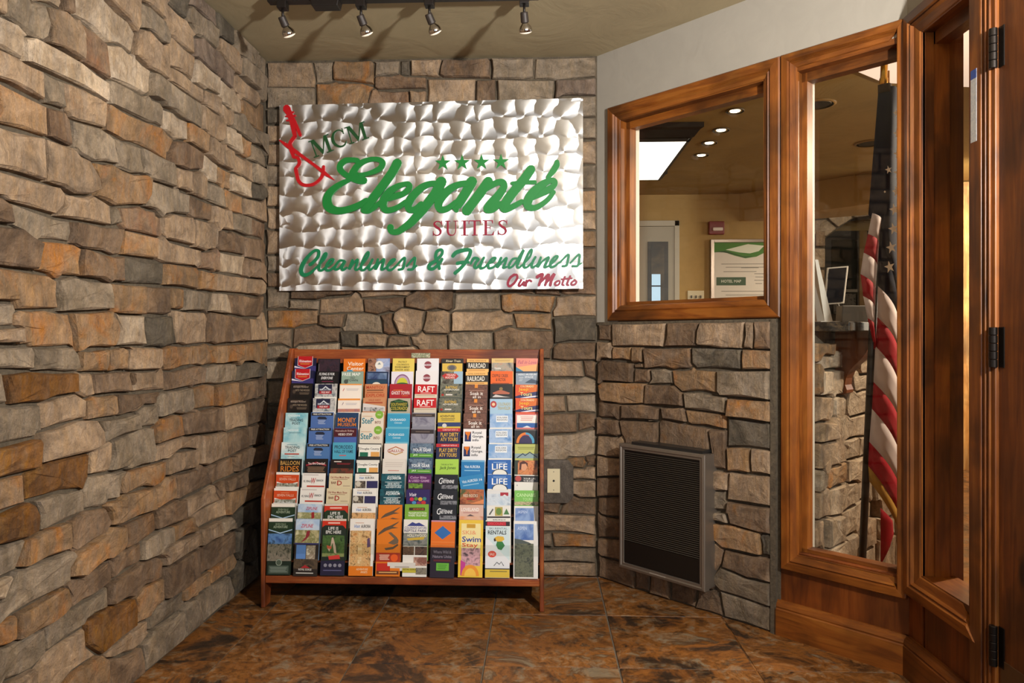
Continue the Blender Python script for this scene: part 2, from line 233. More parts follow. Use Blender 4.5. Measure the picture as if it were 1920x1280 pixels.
# angled wall frame: t along the wall from the stone corner, o out into the vestibule, z up
S2=math.sqrt(.5); XL=-1.322; YB=3.384; XC=.27; ZC=2.44
def AW(t,o,z): return (XC+S2*t-S2*o, YB-S2*t-S2*o, z)
TE=1.343; XR=XC+S2*TE; YE=YB-S2*TE
def RW(t,o,z): return (XR-o, YE-t, z)       # right wall frame: t runs towards the camera
LEFT_STONES="""t 1612,1899 1700,1907 1708,1955 1688,1991 1632,1979 1612,1959
g 1848,1911 1856,1951 1832,1991 1780,1979 1744,2011 1696,1995 1716,1955 1708,1907 1784,1891 1828,1895
p 1908,2031 1876,2091 1768,2039 1748,2015 1780,1987 1804,1987 1824,1999 1904,2015
b 1940,2015 1948,2019 1952,2079 1928,2115 1888,2095 1888,2087 1912,2051 1916,2015
p 2264,2095 2224,2115 2088,2131 2052,2163 1940,2119 1960,2079 1956,2023 2048,2023 2112,2007 2172,2031 2252,2031
t 2284,2219 2260,2263 2248,2267 2072,2183 2060,2159 2088,2139 2224,2123 2268,2107 2284,2131
t 1836,1895 1896,1907 1988,1907 1996,1923 1992,1983 1964,2015 1940,2007 1904,2011 1840,1991 1864,1947 1856,1907
k 2120,1899 2112,2003 2048,2015 1972,2015 2004,1971 2000,1907
p 1612,1811 1756,1819 1756,1875 1764,1883 1736,1899 1612,1891
p 1764,1819 2004,1835 2120,1831 2128,1839 2124,1887 1996,1903 1784,1887 1764,1875
t 1832,1743 1824,1811 1732,1815 1612,1803 1612,1735 1716,1747
g 1916,1747 1912,1819 1832,1815 1844,1739
t 2104,1823 2004,1827 1920,1819 1924,1743 1940,1731 1968,1731 2100,1747
g 2132,1831 2352,1839 2436,1851 2436,1911 2412,1923 2364,1919 2344,1927 2308,1911 2128,1899
o 2512,1823 2436,1843 2212,1823 2120,1827 2112,1823 2104,1743 2208,1739 2304,1751 2472,1743 2476,1771 2488,1775
k 1612,1635 1644,1635 1672,1655 1684,1683 1676,1731 1612,1727
o 1660,1635 1848,1651 1852,1731 1684,1735 1692,1683
k 1944,1651 1940,1727 1916,1739 1860,1731 1860,1655
g 2164,1655 2140,1723 2120,1735 2080,1739 1952,1723 1952,1651 1968,1639 2036,1631
g 2300,1663 2292,1739 2140,1731 2168,1675 2168,1647 2232,1643 2296,1655
t 1612,1523 1836,1531 1836,1643 1720,1627 1612,1627
t 2060,1551 2056,1583 2016,1627 1968,1631 1948,1647 1844,1643 1844,1531 1948,1519 2016,1531
o 2336,1647 2300,1651 2232,1635 2120,1643 2036,1627 2032,1611 2068,1575 2060,1535 2148,1523 2304,1555 2328,1591
t 1912,1511 1888,1523 1612,1515 1612,1459 1680,1463 1700,1455 1880,1451 1912,1483
t 1884,1447 2120,1459 2116,1515 2044,1535 2000,1519 1920,1511 1920,1483
k 2424,1471 2412,1527 2384,1531 2372,1543 2328,1539 2292,1547 2164,1519 2188,1479 2184,1471 2200,1459 2412,1463
g 2180,1475 2156,1519 2120,1511 2132,1463
b 1612,1387 1716,1399 1708,1447 1680,1455 1612,1451
g 1956,1415 1952,1443 1880,1439 1712,1451 1724,1399 1764,1391 1812,1367 1828,1379 1948,1387
b 2196,1459 1960,1443 1964,1415 1952,1383 1980,1375 2092,1379 2144,1371 2180,1379
o 2188,1379 2376,1387 2376,1455 2208,1455 2200,1451
t 2700,1399 2700,1451 2440,1455 2428,1467 2412,1455 2384,1455 2384,1387 2444,1379 2664,1391 2684,1383
b 1612,1295 1804,1295 1812,1363 1740,1391 1612,1379
o 1980,1371 1952,1379 1828,1371 1816,1351 1812,1295 1860,1291 1880,1279 1892,1279 1900,1291 1976,1295
b 2184,1371 2148,1363 1988,1371 1984,1295 2068,1295 2120,1283 2128,1291 2188,1295
d 2192,1291 2436,1303 2440,1375 2192,1371
o 2444,1303 2680,1303 2684,1375 2664,1383 2448,1375
k 2856,1463 2824,1479 2816,1463 2704,1447 2708,1395 2692,1391 2692,1383 2808,1387 2820,1379 2828,1387 2868,1387
p 2876,1387 3092,1391 3112,1475 2868,1467
b 3336,1447 3304,1471 3116,1471 3100,1391 3124,1383 3132,1391 3292,1395 3336,1371
o 2824,1303 2816,1375 2692,1375 2692,1303
t 3124,1315 3120,1379 3108,1383 2824,1375 2832,1307
t 3324,1327 3328,1367 3292,1387 3128,1379 3132,1315 3268,1311
o 1896,1199 1888,1271 1860,1283 1612,1287 1612,1207 1736,1211 1744,1191
g 2128,1207 2120,1279 2112,1283 1940,1287 1892,1275 1904,1219 1900,1191
o 2312,1195 2304,1287 2128,1283 2140,1195
b 2488,1207 2484,1295 2312,1287 2316,1199 2452,1199
o 2568,1223 2568,1295 2492,1295 2496,1223
g 2788,1295 2576,1295 2576,1219 2732,1223 2752,1211 2764,1239 2784,1251
p 2952,1219 2924,1299 2796,1295 2792,1251 2764,1223
b 3116,1211 3104,1307 2932,1299 2960,1219
b 3320,1315 3268,1303 3112,1303 3124,1211 3284,1215 3320,1247
g 1612,1147 1736,1151 1732,1175 1744,1187 1736,1203 1612,1199
t 1612,1107 1752,1107 1752,1143 1612,1139
o 1968,1091 1948,1183 1852,1191 1764,1187 1740,1175 1744,1151 1760,1143 1756,1103 1788,1103 1796,1095 1956,1099
o 2156,1111 2160,1139 2144,1171 2124,1187 2124,1199 1956,1187 1980,1079 2004,1091 2140,1091
p 2324,1095 2300,1175 2304,1191 2140,1187 2132,1195 2168,1139 2156,1095
d 2504,1099 2484,1195 2308,1187 2336,1091 2404,1091 2420,1083
t 2756,1099 2752,1195 2732,1215 2496,1215 2492,1207 2512,1099 2588,1091
b 2964,1099 2944,1211 2780,1219 2756,1211 2764,1099 2840,1091
b 3144,1103 3132,1203 2952,1211 2972,1099
t 3356,1107 3356,1155 3328,1239 3312,1239 3288,1207 3144,1203 3152,1103
g 1800,1047 1800,1079 1788,1095 1612,1099 1612,1043 1796,1039
g 1992,1035 1984,1071 1956,1091 1804,1091 1808,1047 1800,1035 1932,1027 1980,1027
o 2108,1083 1996,1079 2000,1035 1992,1023 2104,1019 2112,1043
o 2208,1019 2208,1079 2192,1087 2116,1083 2120,1043 2112,1019
t 2420,1023 2412,1079 2404,1083 2196,1091 2216,1083 2216,1019 2228,1015 2408,1011
o 2652,1019 2648,1083 2480,1091 2420,1079 2428,1027 2448,1007 2496,1003
o 2840,1015 2848,1063 2848,1083 2840,1087 2760,1095 2656,1087 2660,1019 2708,1011
o 3356,1099 2864,1087 2856,1083 2848,1015 2980,1019 3012,1015 3032,999 3060,1015 3304,1011 3332,983 3352,979
r 1972,967 1968,1019 1792,1031 1704,1027 1720,983 1720,955 1832,951 1884,963
g 1712,959 1700,1031 1612,1035 1612,967 1656,971 1672,959
t 2044,951 2040,1015 1992,1015 1980,1023 1976,963 2008,947
b 2240,947 2224,999 2228,1011 2048,1011 2048,955
b 2244,967 2244,1007 2232,1007
t 2456,939 2448,1003 2428,1019 2408,1003 2252,1007 2256,967 2248,947
b 2732,995 2728,1003 2684,1011 2496,995 2456,999 2460,935 2628,939 2640,931 2648,939 2728,943
g 3036,947 3036,987 3012,1007 2868,1011 2736,1003 2736,943 2856,931 3032,935
d 3040,931 3308,935 3348,963 3344,975 3332,975 3304,1003 3060,1007 3040,995
g 1832,875 1824,943 1672,951 1656,963 1612,959 1612,859 1812,863 1820,875
t 1836,879 2008,891 2012,939 1972,959 1832,947
o 2168,887 2164,939 2152,943 2048,947 2016,935 2020,883 2164,879
b 2424,931 2172,943 2172,879 2260,879 2324,899 2404,895 2408,915
g 2644,871 2628,931 2444,931 2428,927 2404,891 2412,847 2512,851 2576,839 2636,851
o 2832,843 2820,927 2772,935 2644,927 2652,847
o 3044,839 3028,927 2856,927 2828,919 2844,843 2876,835
b 3232,843 3232,923 3036,927 3048,851 3060,835
b 3356,959 3308,927 3240,927 3236,839 3328,843 3340,831 3356,831
g 2408,835 2396,887 2324,891 2268,879 2292,827 2384,823
g 2284,823 2268,871 2072,871 2088,839 2088,807
t 2084,803 2080,839 2056,875 1980,883 1820,867 1828,791 2040,791
r 1816,847 1812,855 1612,851 1612,783 1816,783
r 2028,783 1868,787 1784,775 1776,771 1776,707 1916,703 1996,691 2004,683 2028,719
t 2136,803 2040,787 2036,723 2124,715 2144,759
g 2372,815 2288,819 2144,803 2152,759 2132,715 2208,711 2212,703 2368,699 2380,735
o 2560,835 2512,843 2416,839 2408,823 2380,815 2384,767 2388,759 2560,763
b 2888,739 2876,831 2840,839 2652,839 2640,851 2636,843 2588,839 2564,827 2572,763
t 3140,727 3124,827 2884,831 2896,739 2940,727
b 3356,711 3356,823 3340,823 3328,835 3128,831 3148,723 3324,727
t 2696,735 2692,747 2572,759 2388,751 2380,699 2460,695 2516,715 2556,715 2660,707 2692,695
t 2920,627 2908,731 2700,743 2696,635 2740,623
b 3172,627 3172,715 2916,719 2924,619
b 3356,619 3356,703 3324,719 3176,719 3180,631 3264,619
t 2688,691 2516,707 2460,691 2456,639 2668,627 2688,643
g 2212,699 2028,715 2008,679 2016,627 2088,615 2108,615 2120,627 2180,623 2192,679
o 2452,687 2216,695 2200,679 2192,631 2320,631 2376,615 2416,619 2448,635
b 3028,539 3000,611 2740,615 2692,635 2668,619 2516,627 2528,587 2524,539 2812,539 2820,531 2832,539
b 3356,535 3356,611 3264,611 3188,623 3004,615 3016,607 3032,543
o 1612,695 1768,703 1768,771 1612,775
g 2008,623 2004,675 1996,683 1872,699 1804,695 1828,655 1828,615
r 1612,603 1656,623 1776,611 1820,615 1820,655 1804,687 1780,699 1612,687
b 2136,555 2104,607 2020,619 1944,607 1948,547 1940,535 1960,515 2100,535
o 2376,539 2368,615 2204,627 2180,615 2120,619 2108,611 2128,591 2144,559 2140,547 2168,539
o 2384,539 2512,547 2520,587 2508,627 2452,631 2416,611 2380,607
t 2852,463 2812,531 2580,523 2580,459
b 2928,459 2908,531 2828,527 2860,459
b 3140,475 3132,531 2916,527 2932,479 3124,463
d 3356,455 3356,527 3136,535 3152,475
o 3356,395 3356,447 3152,471 3124,455 2936,475 2952,375 3008,387 3120,391 3352,383
t 2944,379 2932,451 2648,455 2664,415 2684,395
b 2572,459 2576,527 2524,531 2520,539 2376,531 2388,511 2392,467
d 3348,283 3344,379 3120,383 2968,375 3000,331 3004,303 3136,303 3176,267 3332,267
b 2384,467 2380,511 2368,531 2200,531 2216,479 2212,455 2308,455
o 2208,479 2196,527 2128,543 2100,527 1972,511 1944,487 1940,455 1984,439 2092,455 2132,447 2196,459
o 2680,383 2680,395 2656,411 2644,447 2492,451 2496,395
g 2488,395 2484,451 2428,459 2308,451 2308,387 2400,375 2412,387
t 2880,311 2868,375 2688,387 2692,323
g 3000,307 2980,351 2960,367 2876,367 2888,315
b 2304,447 2212,447 2196,455 2172,443 2132,443 2132,435 2148,383 2284,387 2304,399
t 2684,327 2684,375 2532,387 2468,387 2408,375 2432,355 2440,327
b 3012,203 3016,287 3000,299 2720,311 2684,323 2692,311 2692,219 2700,211 2776,203
d 3172,247 3172,267 3136,295 3012,299 3024,287 3020,199 3056,159 3088,187 3128,183 3128,207
b 2692,211 2684,219 2680,315 2440,319 2444,211 2564,199
b 2432,291 2428,347 2396,371 2300,383 2120,371 2128,307 2200,303 2248,287 2316,303
o 2788,195 2668,203 2600,195 2584,183 2596,147 2672,135 2676,143 2780,143 2780,183
o 3052,151 3016,199 2796,195 2788,183 2792,143 2956,127 2964,119 2980,131 3032,131
g 2988,27 2988,51 2956,119 2904,119 2784,139 2672,131 2728,19 2984,19
d 2992,19 3072,19 3072,55 3092,127 3064,151 3032,123 2972,119 2996,51
d 3244,231 3228,247 3176,247 3136,207 3132,175 3088,179 3064,155 3104,123 3216,99 3244,123
d 3260,111 3248,119 3216,91 3192,91 3100,119 3076,23 3260,19
o 2436,211 2428,287 2316,295 2260,279 2272,247 2272,195 2348,183 2352,191
g 2592,147 2580,159 2580,191 2432,203 2352,183 2348,143 2564,131
r 2264,191 2264,247 2248,283 2128,303 2024,299 2016,291 2028,227 2088,175
t 2348,135 2340,143 2340,175 2272,191 2260,179 2232,175 2104,167 2108,155 2144,139 2260,111 2300,115
g 2572,39 2560,119 2548,127 2492,123 2356,135 2344,123 2300,111 2316,55 2316,19 2560,19
g 2720,19 2668,127 2612,139 2564,127 2568,79 2584,43 2568,19
b 2308,19 2308,55 2292,107 2260,103 2200,115 2124,143 2112,143 2112,95 2072,59 2084,35 2116,19
g 1616,535 1740,539 1772,607 1644,611 1616,595
o 1936,607 1820,611 1776,603 1752,543 1932,535 1940,547
p 1720,531 1616,527 1616,487 1664,491 1696,483
g 1960,511 1944,527 1740,535 1696,475 1616,479 1616,419 1644,411 1672,435 1912,443 1932,451 1936,487
b 2140,379 2128,435 2112,443 2000,431 1944,447 1916,439 1940,395 1936,375 1948,367 2040,363
o 1932,383 1912,435 1744,427 1744,363 1860,359 1908,367
o 1736,375 1736,427 1672,427 1648,411 1676,375 1708,367 1732,367
g 2120,307 2112,367 2040,355 1968,355 1916,367 1852,351 1864,287 2012,291 2024,307 2064,311
g 1856,283 1844,351 1708,359 1676,367 1644,403 1616,395 1616,263 1636,243 1652,243 1696,283 1804,267
t 2060,187 2020,227 2012,283 1900,283 1860,279 1808,255 1812,211 1792,167 1872,135 1904,167 1960,187
o 2108,151 2072,179 1960,179 1904,159 1880,139 1896,111 2000,59 2064,55 2104,95
t 1804,211 1804,263 1696,275 1656,243 1676,215 1772,171 1788,175
g 2468,2167 2468,2179 2436,2215 2340,2223 2288,2211 2296,2175 2292,2131 2340,2147 2384,2147 2424,2135 2456,2143
t 2456,2295 2420,2343 2408,2343 2264,2275 2264,2263 2288,2219 2340,2231 2440,2223 2448,2239 2444,2279
d 2628,2431 2600,2435 2432,2355 2436,2323 2456,2299 2600,2295 2600,2339 2612,2347 2620,2387 2632,2395
t 2660,2187 2656,2251 2664,2263 2628,2283 2604,2291 2460,2291 2452,2279 2456,2239 2444,2211 2472,2183 2504,2191
g 2864,2367 2792,2371 2620,2355 2608,2339 2604,2307 2612,2291 2628,2291 2668,2267 2764,2283 2852,2283 2864,2299
m 2856,2375 2856,2399 2844,2407 2840,2435 2632,2435 2640,2395 2628,2387 2628,2363 2792,2379
d 3004,2363 3000,2423 3008,2435 2848,2435 2872,2347
m 3016,2251 2892,2263 2856,2275 2696,2267 2664,2251 2664,2183 2796,2179 2864,2187 2872,2179 3004,2179 3004,2239
t 3068,2323 3004,2355 2872,2339 2872,2299 2856,2279 3012,2263 3020,2255 3068,2259
g 3268,2435 3016,2435 3008,2423 3016,2391 3008,2359 3044,2339 3228,2359 3244,2379 3244,2407
g 3356,2243 3356,2347 3340,2355 3228,2355 3068,2335 3076,2323 3076,2259 3276,2263 3312,2231 3344,2231
g 3356,2435 3276,2435 3252,2407 3252,2379 3240,2359 3340,2363 3356,2355
t 3308,2231 3276,2255 3032,2251 3012,2239 3008,2191 3024,2171 3052,2171 3080,2155 3092,2171 3264,2183 3308,2219
t 2460,2139 2424,2127 2340,2139 2284,2123 2268,2103 2264,2031 2348,2019 2468,2023 2472,2071
t 2472,2075 2576,2091 2652,2091 2656,2167 2664,2179 2476,2179 2468,2155
p 2660,2083 2740,2083 2760,2095 2872,2107 2872,2175 2672,2175 2664,2167
t 2476,2023 2716,2023 2732,2035 2736,2079 2576,2083 2480,2071
p 2128,1907 2328,1923 2352,1939 2356,2011 2264,2023 2256,2031 2252,2023 2172,2023 2120,2003
g 2712,2015 2364,2011 2356,1931 2412,1931 2432,1919 2492,1927 2596,1919 2708,1923
t 2920,1999 2868,2019 2720,2019 2716,1923 2760,1923 2776,1911 2840,1911 2896,1923 2912,1943
t 2728,2023 2872,2023 2880,2031 2876,2095 2840,2099 2748,2083 2740,2035
p 3084,2103 3076,2151 3052,2163 3024,2163 3020,2171 2876,2171 2876,2103 2884,2083 2996,2087 3004,2079 3060,2087
t 2996,2079 2884,2075 2888,2031 2880,2019 2920,2003 2988,2011 3000,2027
o 3356,2087 3356,2219 3312,2219 3264,2175 3092,2163 3084,2155 3088,2115 3112,2091 3188,2079
g 3356,2079 3188,2071 3112,2083 3084,2099 3060,2079 3004,2075 3008,2027 2992,2007 3196,1999 3308,2011 3356,1979
p 2596,1915 2492,1919 2444,1911 2444,1843 2524,1827 2596,1847
o 2764,1911 2716,1919 2608,1915 2600,1911 2604,1843 2752,1839
t 2992,1907 2900,1907 2896,1915 2840,1903 2772,1907 2756,1835 2848,1819 2976,1823 2992,1839
p 3044,1995 2996,1995 2992,2003 2924,1995 2920,1943 2900,1915 3056,1911
o 3172,1931 3160,1975 3164,1995 3052,1995 3060,1915 3132,1915
g 3356,1923 3356,1971 3308,2003 3168,1991 3180,1935 3172,1919
k 2728,1831 2584,1839 2524,1823 2484,1767 2480,1739 2492,1731 2612,1739 2712,1767 2724,1775
p 2848,1815 2736,1831 2732,1775 2716,1759 2756,1747 2760,1735 2828,1739 2836,1743
o 2976,1815 2856,1811 2844,1743 2892,1743 2912,1727 2928,1743 2980,1743
t 2980,1819 3064,1827 3220,1823 3220,1911 3152,1915 3132,1907 3000,1903 3000,1839
g 3356,1811 3356,1915 3228,1915 3228,1827 3312,1835
p 3164,1743 3160,1815 3064,1819 2984,1811 2988,1739
d 3172,1743 3304,1759 3344,1783 3348,1807 3312,1827 3168,1811
g 2508,1655 2496,1723 2480,1735 2300,1739 2308,1711 2304,1659 2336,1655 2340,1647
t 2620,1659 2604,1735 2504,1723 2520,1655
t 2748,1663 2756,1727 2748,1743 2696,1759 2612,1735 2624,1655 2736,1655
g 2912,1723 2892,1735 2760,1727 2752,1659 2924,1655
o 3116,1663 3100,1735 2928,1735 2920,1727 2932,1659 2968,1651
t 3356,1663 3356,1783 3304,1751 3108,1731 3124,1663
g 2484,1647 2344,1643 2336,1591 2312,1551 2372,1551 2416,1531 2424,1543 2480,1559
g 2492,1563 2604,1575 2608,1647 2520,1647 2516,1655 2492,1647
b 2804,1647 2612,1651 2612,1575 2648,1567 2796,1583
t 2648,1467 2644,1535 2624,1567 2484,1555 2420,1531 2428,1479 2440,1463
t 2828,1543 2800,1575 2648,1563 2656,1495 2656,1467 2648,1459 2736,1455 2812,1471 2828,1495
t 2984,1571 2952,1651 2808,1643 2800,1579 2832,1543 2868,1563
g 3172,1579 3172,1655 3048,1655 2964,1643 2988,1575 3124,1571
k 3356,1567 3352,1659 3180,1655 3180,1579 3320,1587
b 3108,1563 2988,1567 2972,1559 2868,1555 2836,1535 2832,1483 2852,1471 3116,1483
b 3348,1455 3356,1559 3320,1579 3116,1563 3124,1475 3304,1479 3316,1463"""
BACK_STONES="""t -1078,2312 -1074,2344 -1090,2428 -1306,2428 -1306,2316
g -994,2336 -986,2428 -1082,2428 -1066,2332
o -790,2320 -794,2420 -802,2428 -978,2428 -986,2404 -982,2344
g -786,2356 -674,2368 -670,2428 -794,2428 -786,2420
d -622,2360 -622,2428 -662,2428 -662,2364
t -478,2348 -486,2364 -470,2428 -614,2428 -614,2360
g -1074,2180 -1078,2304 -1306,2308 -1306,2212 -1158,2212 -1134,2180
o -794,2308 -846,2324 -962,2328 -974,2336 -1014,2324 -1070,2324 -1066,2180 -830,2176 -814,2284
k -542,2296 -542,2344 -646,2352 -666,2364 -714,2352 -778,2352 -786,2344 -786,2304 -774,2296
k -626,2176 -626,2284 -774,2288 -786,2300 -802,2292 -818,2236 -822,2176
t -530,2176 -534,2196 -546,2204 -542,2280 -618,2284 -618,2176
b -238,2340 -238,2420 -246,2428 -462,2428 -474,2396 -478,2360 -462,2348
g -34,2340 -34,2428 -238,2428 -230,2420 -230,2336 -82,2332
g 258,2428 -26,2428 -30,2336 66,2328 258,2340
t -306,2336 -534,2340 -538,2204 -522,2184 -314,2180
b -306,2180 -214,2180 -214,2328 -302,2328
g 66,2180 70,2232 58,2240 62,2324 -206,2328 -206,2180
m 258,2332 70,2324 66,2240 74,2236 86,2252 130,2256 258,2252
g 66,2148 258,2152 258,2244 86,2244 78,2236
g 66,2048 258,2048 258,2144 66,2140
t 66,1932 258,1932 258,2040 66,2040
g 66,1812 258,1816 258,1924 66,1924
o 66,1712 258,1712 258,1808 66,1804
t 258,1624 258,1704 66,1704 66,1624
o 258,1544 258,1616 66,1616 66,1544
b 66,1440 258,1444 258,1536 66,1536
k 258,1320 258,1436 66,1432 66,1392 94,1368 94,1328 114,1320
t 58,1216 258,1220 258,1312 142,1316 74,1308 70,1268 54,1240
d -1138,2136 -1138,2180 -1158,2204 -1306,2204 -1306,2136
t -1306,2048 -1138,2052 -1138,2128 -1306,2128
t -1138,2044 -1306,2040 -1306,1944 -1138,1940
g -1138,1844 -1138,1932 -1306,1936 -1306,1848
t -1138,1728 -1138,1836 -1306,1840 -1306,1744 -1178,1744 -1158,1720
t -1162,1636 -1162,1720 -1178,1736 -1306,1736 -1306,1644 -1290,1636
t -1162,1516 -1162,1628 -1290,1628 -1306,1636 -1306,1516
g -1306,1436 -1162,1436 -1162,1508 -1306,1508
b -1162,1428 -1306,1428 -1306,1360 -1194,1356 -1162,1384
g -1306,1256 -1206,1260 -1198,1352 -1306,1352
b -882,1380 -1158,1384 -1190,1352 -1190,1304 -1066,1300 -1014,1316 -898,1324 -882,1340
g -1054,1292 -1194,1296 -1194,1264 -1202,1256 -1058,1252
t -1054,1232 -854,1240 -842,1244 -850,1300 -878,1336 -898,1316 -1050,1300
t -602,1376 -610,1384 -874,1384 -874,1336 -858,1324 -854,1308 -694,1320 -630,1316 -602,1344
b -646,1312 -842,1300 -838,1240 -774,1228 -714,1244 -690,1240 -650,1264
b -410,1364 -426,1384 -558,1384 -570,1352 -642,1308 -642,1264 -546,1244 -486,1256 -430,1244 -414,1256
o -1306,1164 -1178,1164 -1138,1180 -1070,1184 -1062,1188 -1062,1248 -1306,1248
b -930,1232 -1050,1228 -1054,1180 -1022,1168 -946,1168
g -750,1140 -762,1220 -806,1232 -922,1232 -934,1172 -946,1164 -938,1148
k -678,1136 -706,1204 -702,1236 -758,1224 -746,1200 -742,1144 -718,1132
t -550,1244 -658,1256 -690,1236 -698,1204 -670,1136 -626,1128 -582,1136 -562,1156
t -430,1236 -458,1248 -538,1244 -558,1152 -546,1140 -438,1136 -430,1144
t -1190,1072 -1190,1160 -1306,1156 -1306,1084 -1234,1088
b -1182,1068 -1154,1088 -958,1100 -954,1164 -1022,1160 -1070,1180 -1178,1160
d -874,1076 -878,1140 -938,1140 -950,1148 -946,1080
t -718,1128 -738,1136 -866,1136 -866,1076 -738,1076 -730,1116
b -614,1080 -626,1124 -706,1128 -722,1116 -726,1076
t -442,1056 -442,1116 -450,1132 -546,1132 -562,1148 -590,1124 -618,1124 -606,1084 -586,1076 -558,1040 -454,1040
p -954,1092 -1154,1080 -1174,1064 -1170,1028 -978,1024 -958,1052
g -1306,1012 -1194,1020 -1182,1032 -1182,1060 -1234,1080 -1306,1076
t -562,1040 -602,1076 -802,1064 -950,1076 -950,1052 -970,1020 -858,1020 -834,1000 -570,1000 -562,1008
g -426,1240 -410,1248 -190,1252 -194,1328 -402,1324 -406,1256
g -194,1336 -194,1392 -418,1392 -414,1372 -402,1364 -402,1332
o 70,1312 -70,1316 -122,1328 -186,1320 -182,1252 -170,1240 -146,1236 -126,1244 46,1236
b -34,1324 -38,1392 -186,1392 -186,1328 -122,1336
k 94,1316 86,1324 86,1368 62,1392 -30,1392 -26,1324
t -422,1148 -222,1148 -166,1172 -130,1176 -134,1228 -170,1232 -186,1248 -238,1240 -410,1240 -422,1232
o 50,1156 50,1232 -130,1232 -114,1164
d 62,1092 134,1104 258,1104 258,1212 58,1208
g -226,1000 -230,1140 -322,1144 -426,1140 -438,1132 -434,1056 -450,1040 -450,1004 -442,996
b -218,1000 -42,1000 -18,1020 46,1020 46,1056 62,1084 54,1148 -90,1152 -150,1168 -222,1144
b 258,1096 78,1092 58,1072 54,1020 118,1012 258,1016
t 202,936 190,1008 -18,1012 -38,1000 -38,936
b 258,924 258,1008 198,1012 210,940
g -38,852 258,860 258,916 210,936 202,928 126,924 -38,928
t -38,764 118,772 110,844 -38,844
g 258,768 258,852 118,848 126,772
b 170,764 -38,756 -38,676 -22,664 170,676
b 178,680 246,700 258,696 258,760 178,764
p 258,688 142,664 2,656 -22,656 -46,672 -46,540 -38,532 106,532 130,560 206,560 254,572
o 214,532 198,556 162,556 122,548 110,524 130,496 154,512 202,508
b 218,520 258,520 258,568 210,560 210,544 222,532
t 258,512 218,512 202,500 154,504 134,492 134,456 258,456
t 258,372 258,448 134,448 130,388 154,388 182,372
b 258,288 258,364 182,364 126,384 102,368 106,336 86,292
b -46,296 82,296 98,356 -38,356 -46,348
t 258,196 258,280 -46,288 -46,208 198,208
o 258,140 258,188 250,192 54,200 62,140
g 258,132 -46,128 -46,72 258,72
t 258,4 258,64 -46,64 -46,4
g 54,140 46,200 -46,200 -46,136
d -1158,4 -1158,136 -1306,136 -1306,4
b -942,4 -942,116 -962,136 -1150,136 -1150,4
t -1306,144 -1190,144 -1190,252 -1306,252
t -1066,144 -1066,252 -1182,252 -1182,144
b -914,124 -914,232 -934,252 -1058,252 -1058,144 -962,144 -938,116
g -1306,260 -1210,260 -1210,364 -1306,364
t -1026,260 -1026,364 -1202,364 -1202,260
d -834,240 -834,384 -842,392 -854,392 -878,364 -1018,364 -1018,260 -934,260 -910,232 -842,232
g -1210,372 -1210,476 -1306,476 -1306,372
g -1082,372 -1082,476 -1202,476 -1202,372
b -1074,372 -878,372 -858,392 -858,460 -878,476 -1074,476
b -1206,484 -1206,564 -1306,564 -1306,484
g -1022,484 -1022,564 -1198,564 -1198,484
b -850,464 -850,544 -870,564 -1014,564 -1014,484 -878,484
g -1194,572 -1194,676 -1306,676 -1306,572
g -1010,572 -1010,676 -1186,676 -1186,572
t -830,696 -838,704 -914,704 -938,676 -1002,676 -1002,572 -870,572 -838,544 -830,552
d -1306,684 -1186,684 -1186,796 -1306,796
b -1070,684 -1070,796 -1178,796 -1178,684
g -1062,684 -938,684 -918,704 -918,776 -938,796 -1062,796
g -1170,804 -1170,912 -1306,912 -1306,804
b -1034,804 -1034,912 -1162,912 -1162,804
t -842,784 -846,904 -862,912 -1026,912 -1026,804 -938,804 -914,776 -850,776
g -1306,920 -1154,920 -1154,1016 -1178,1028 -1206,1008 -1306,1004
t -1002,920 -1002,1016 -1146,1016 -1146,920
g -838,908 -838,1000 -846,1008 -994,1016 -994,920 -862,920"""
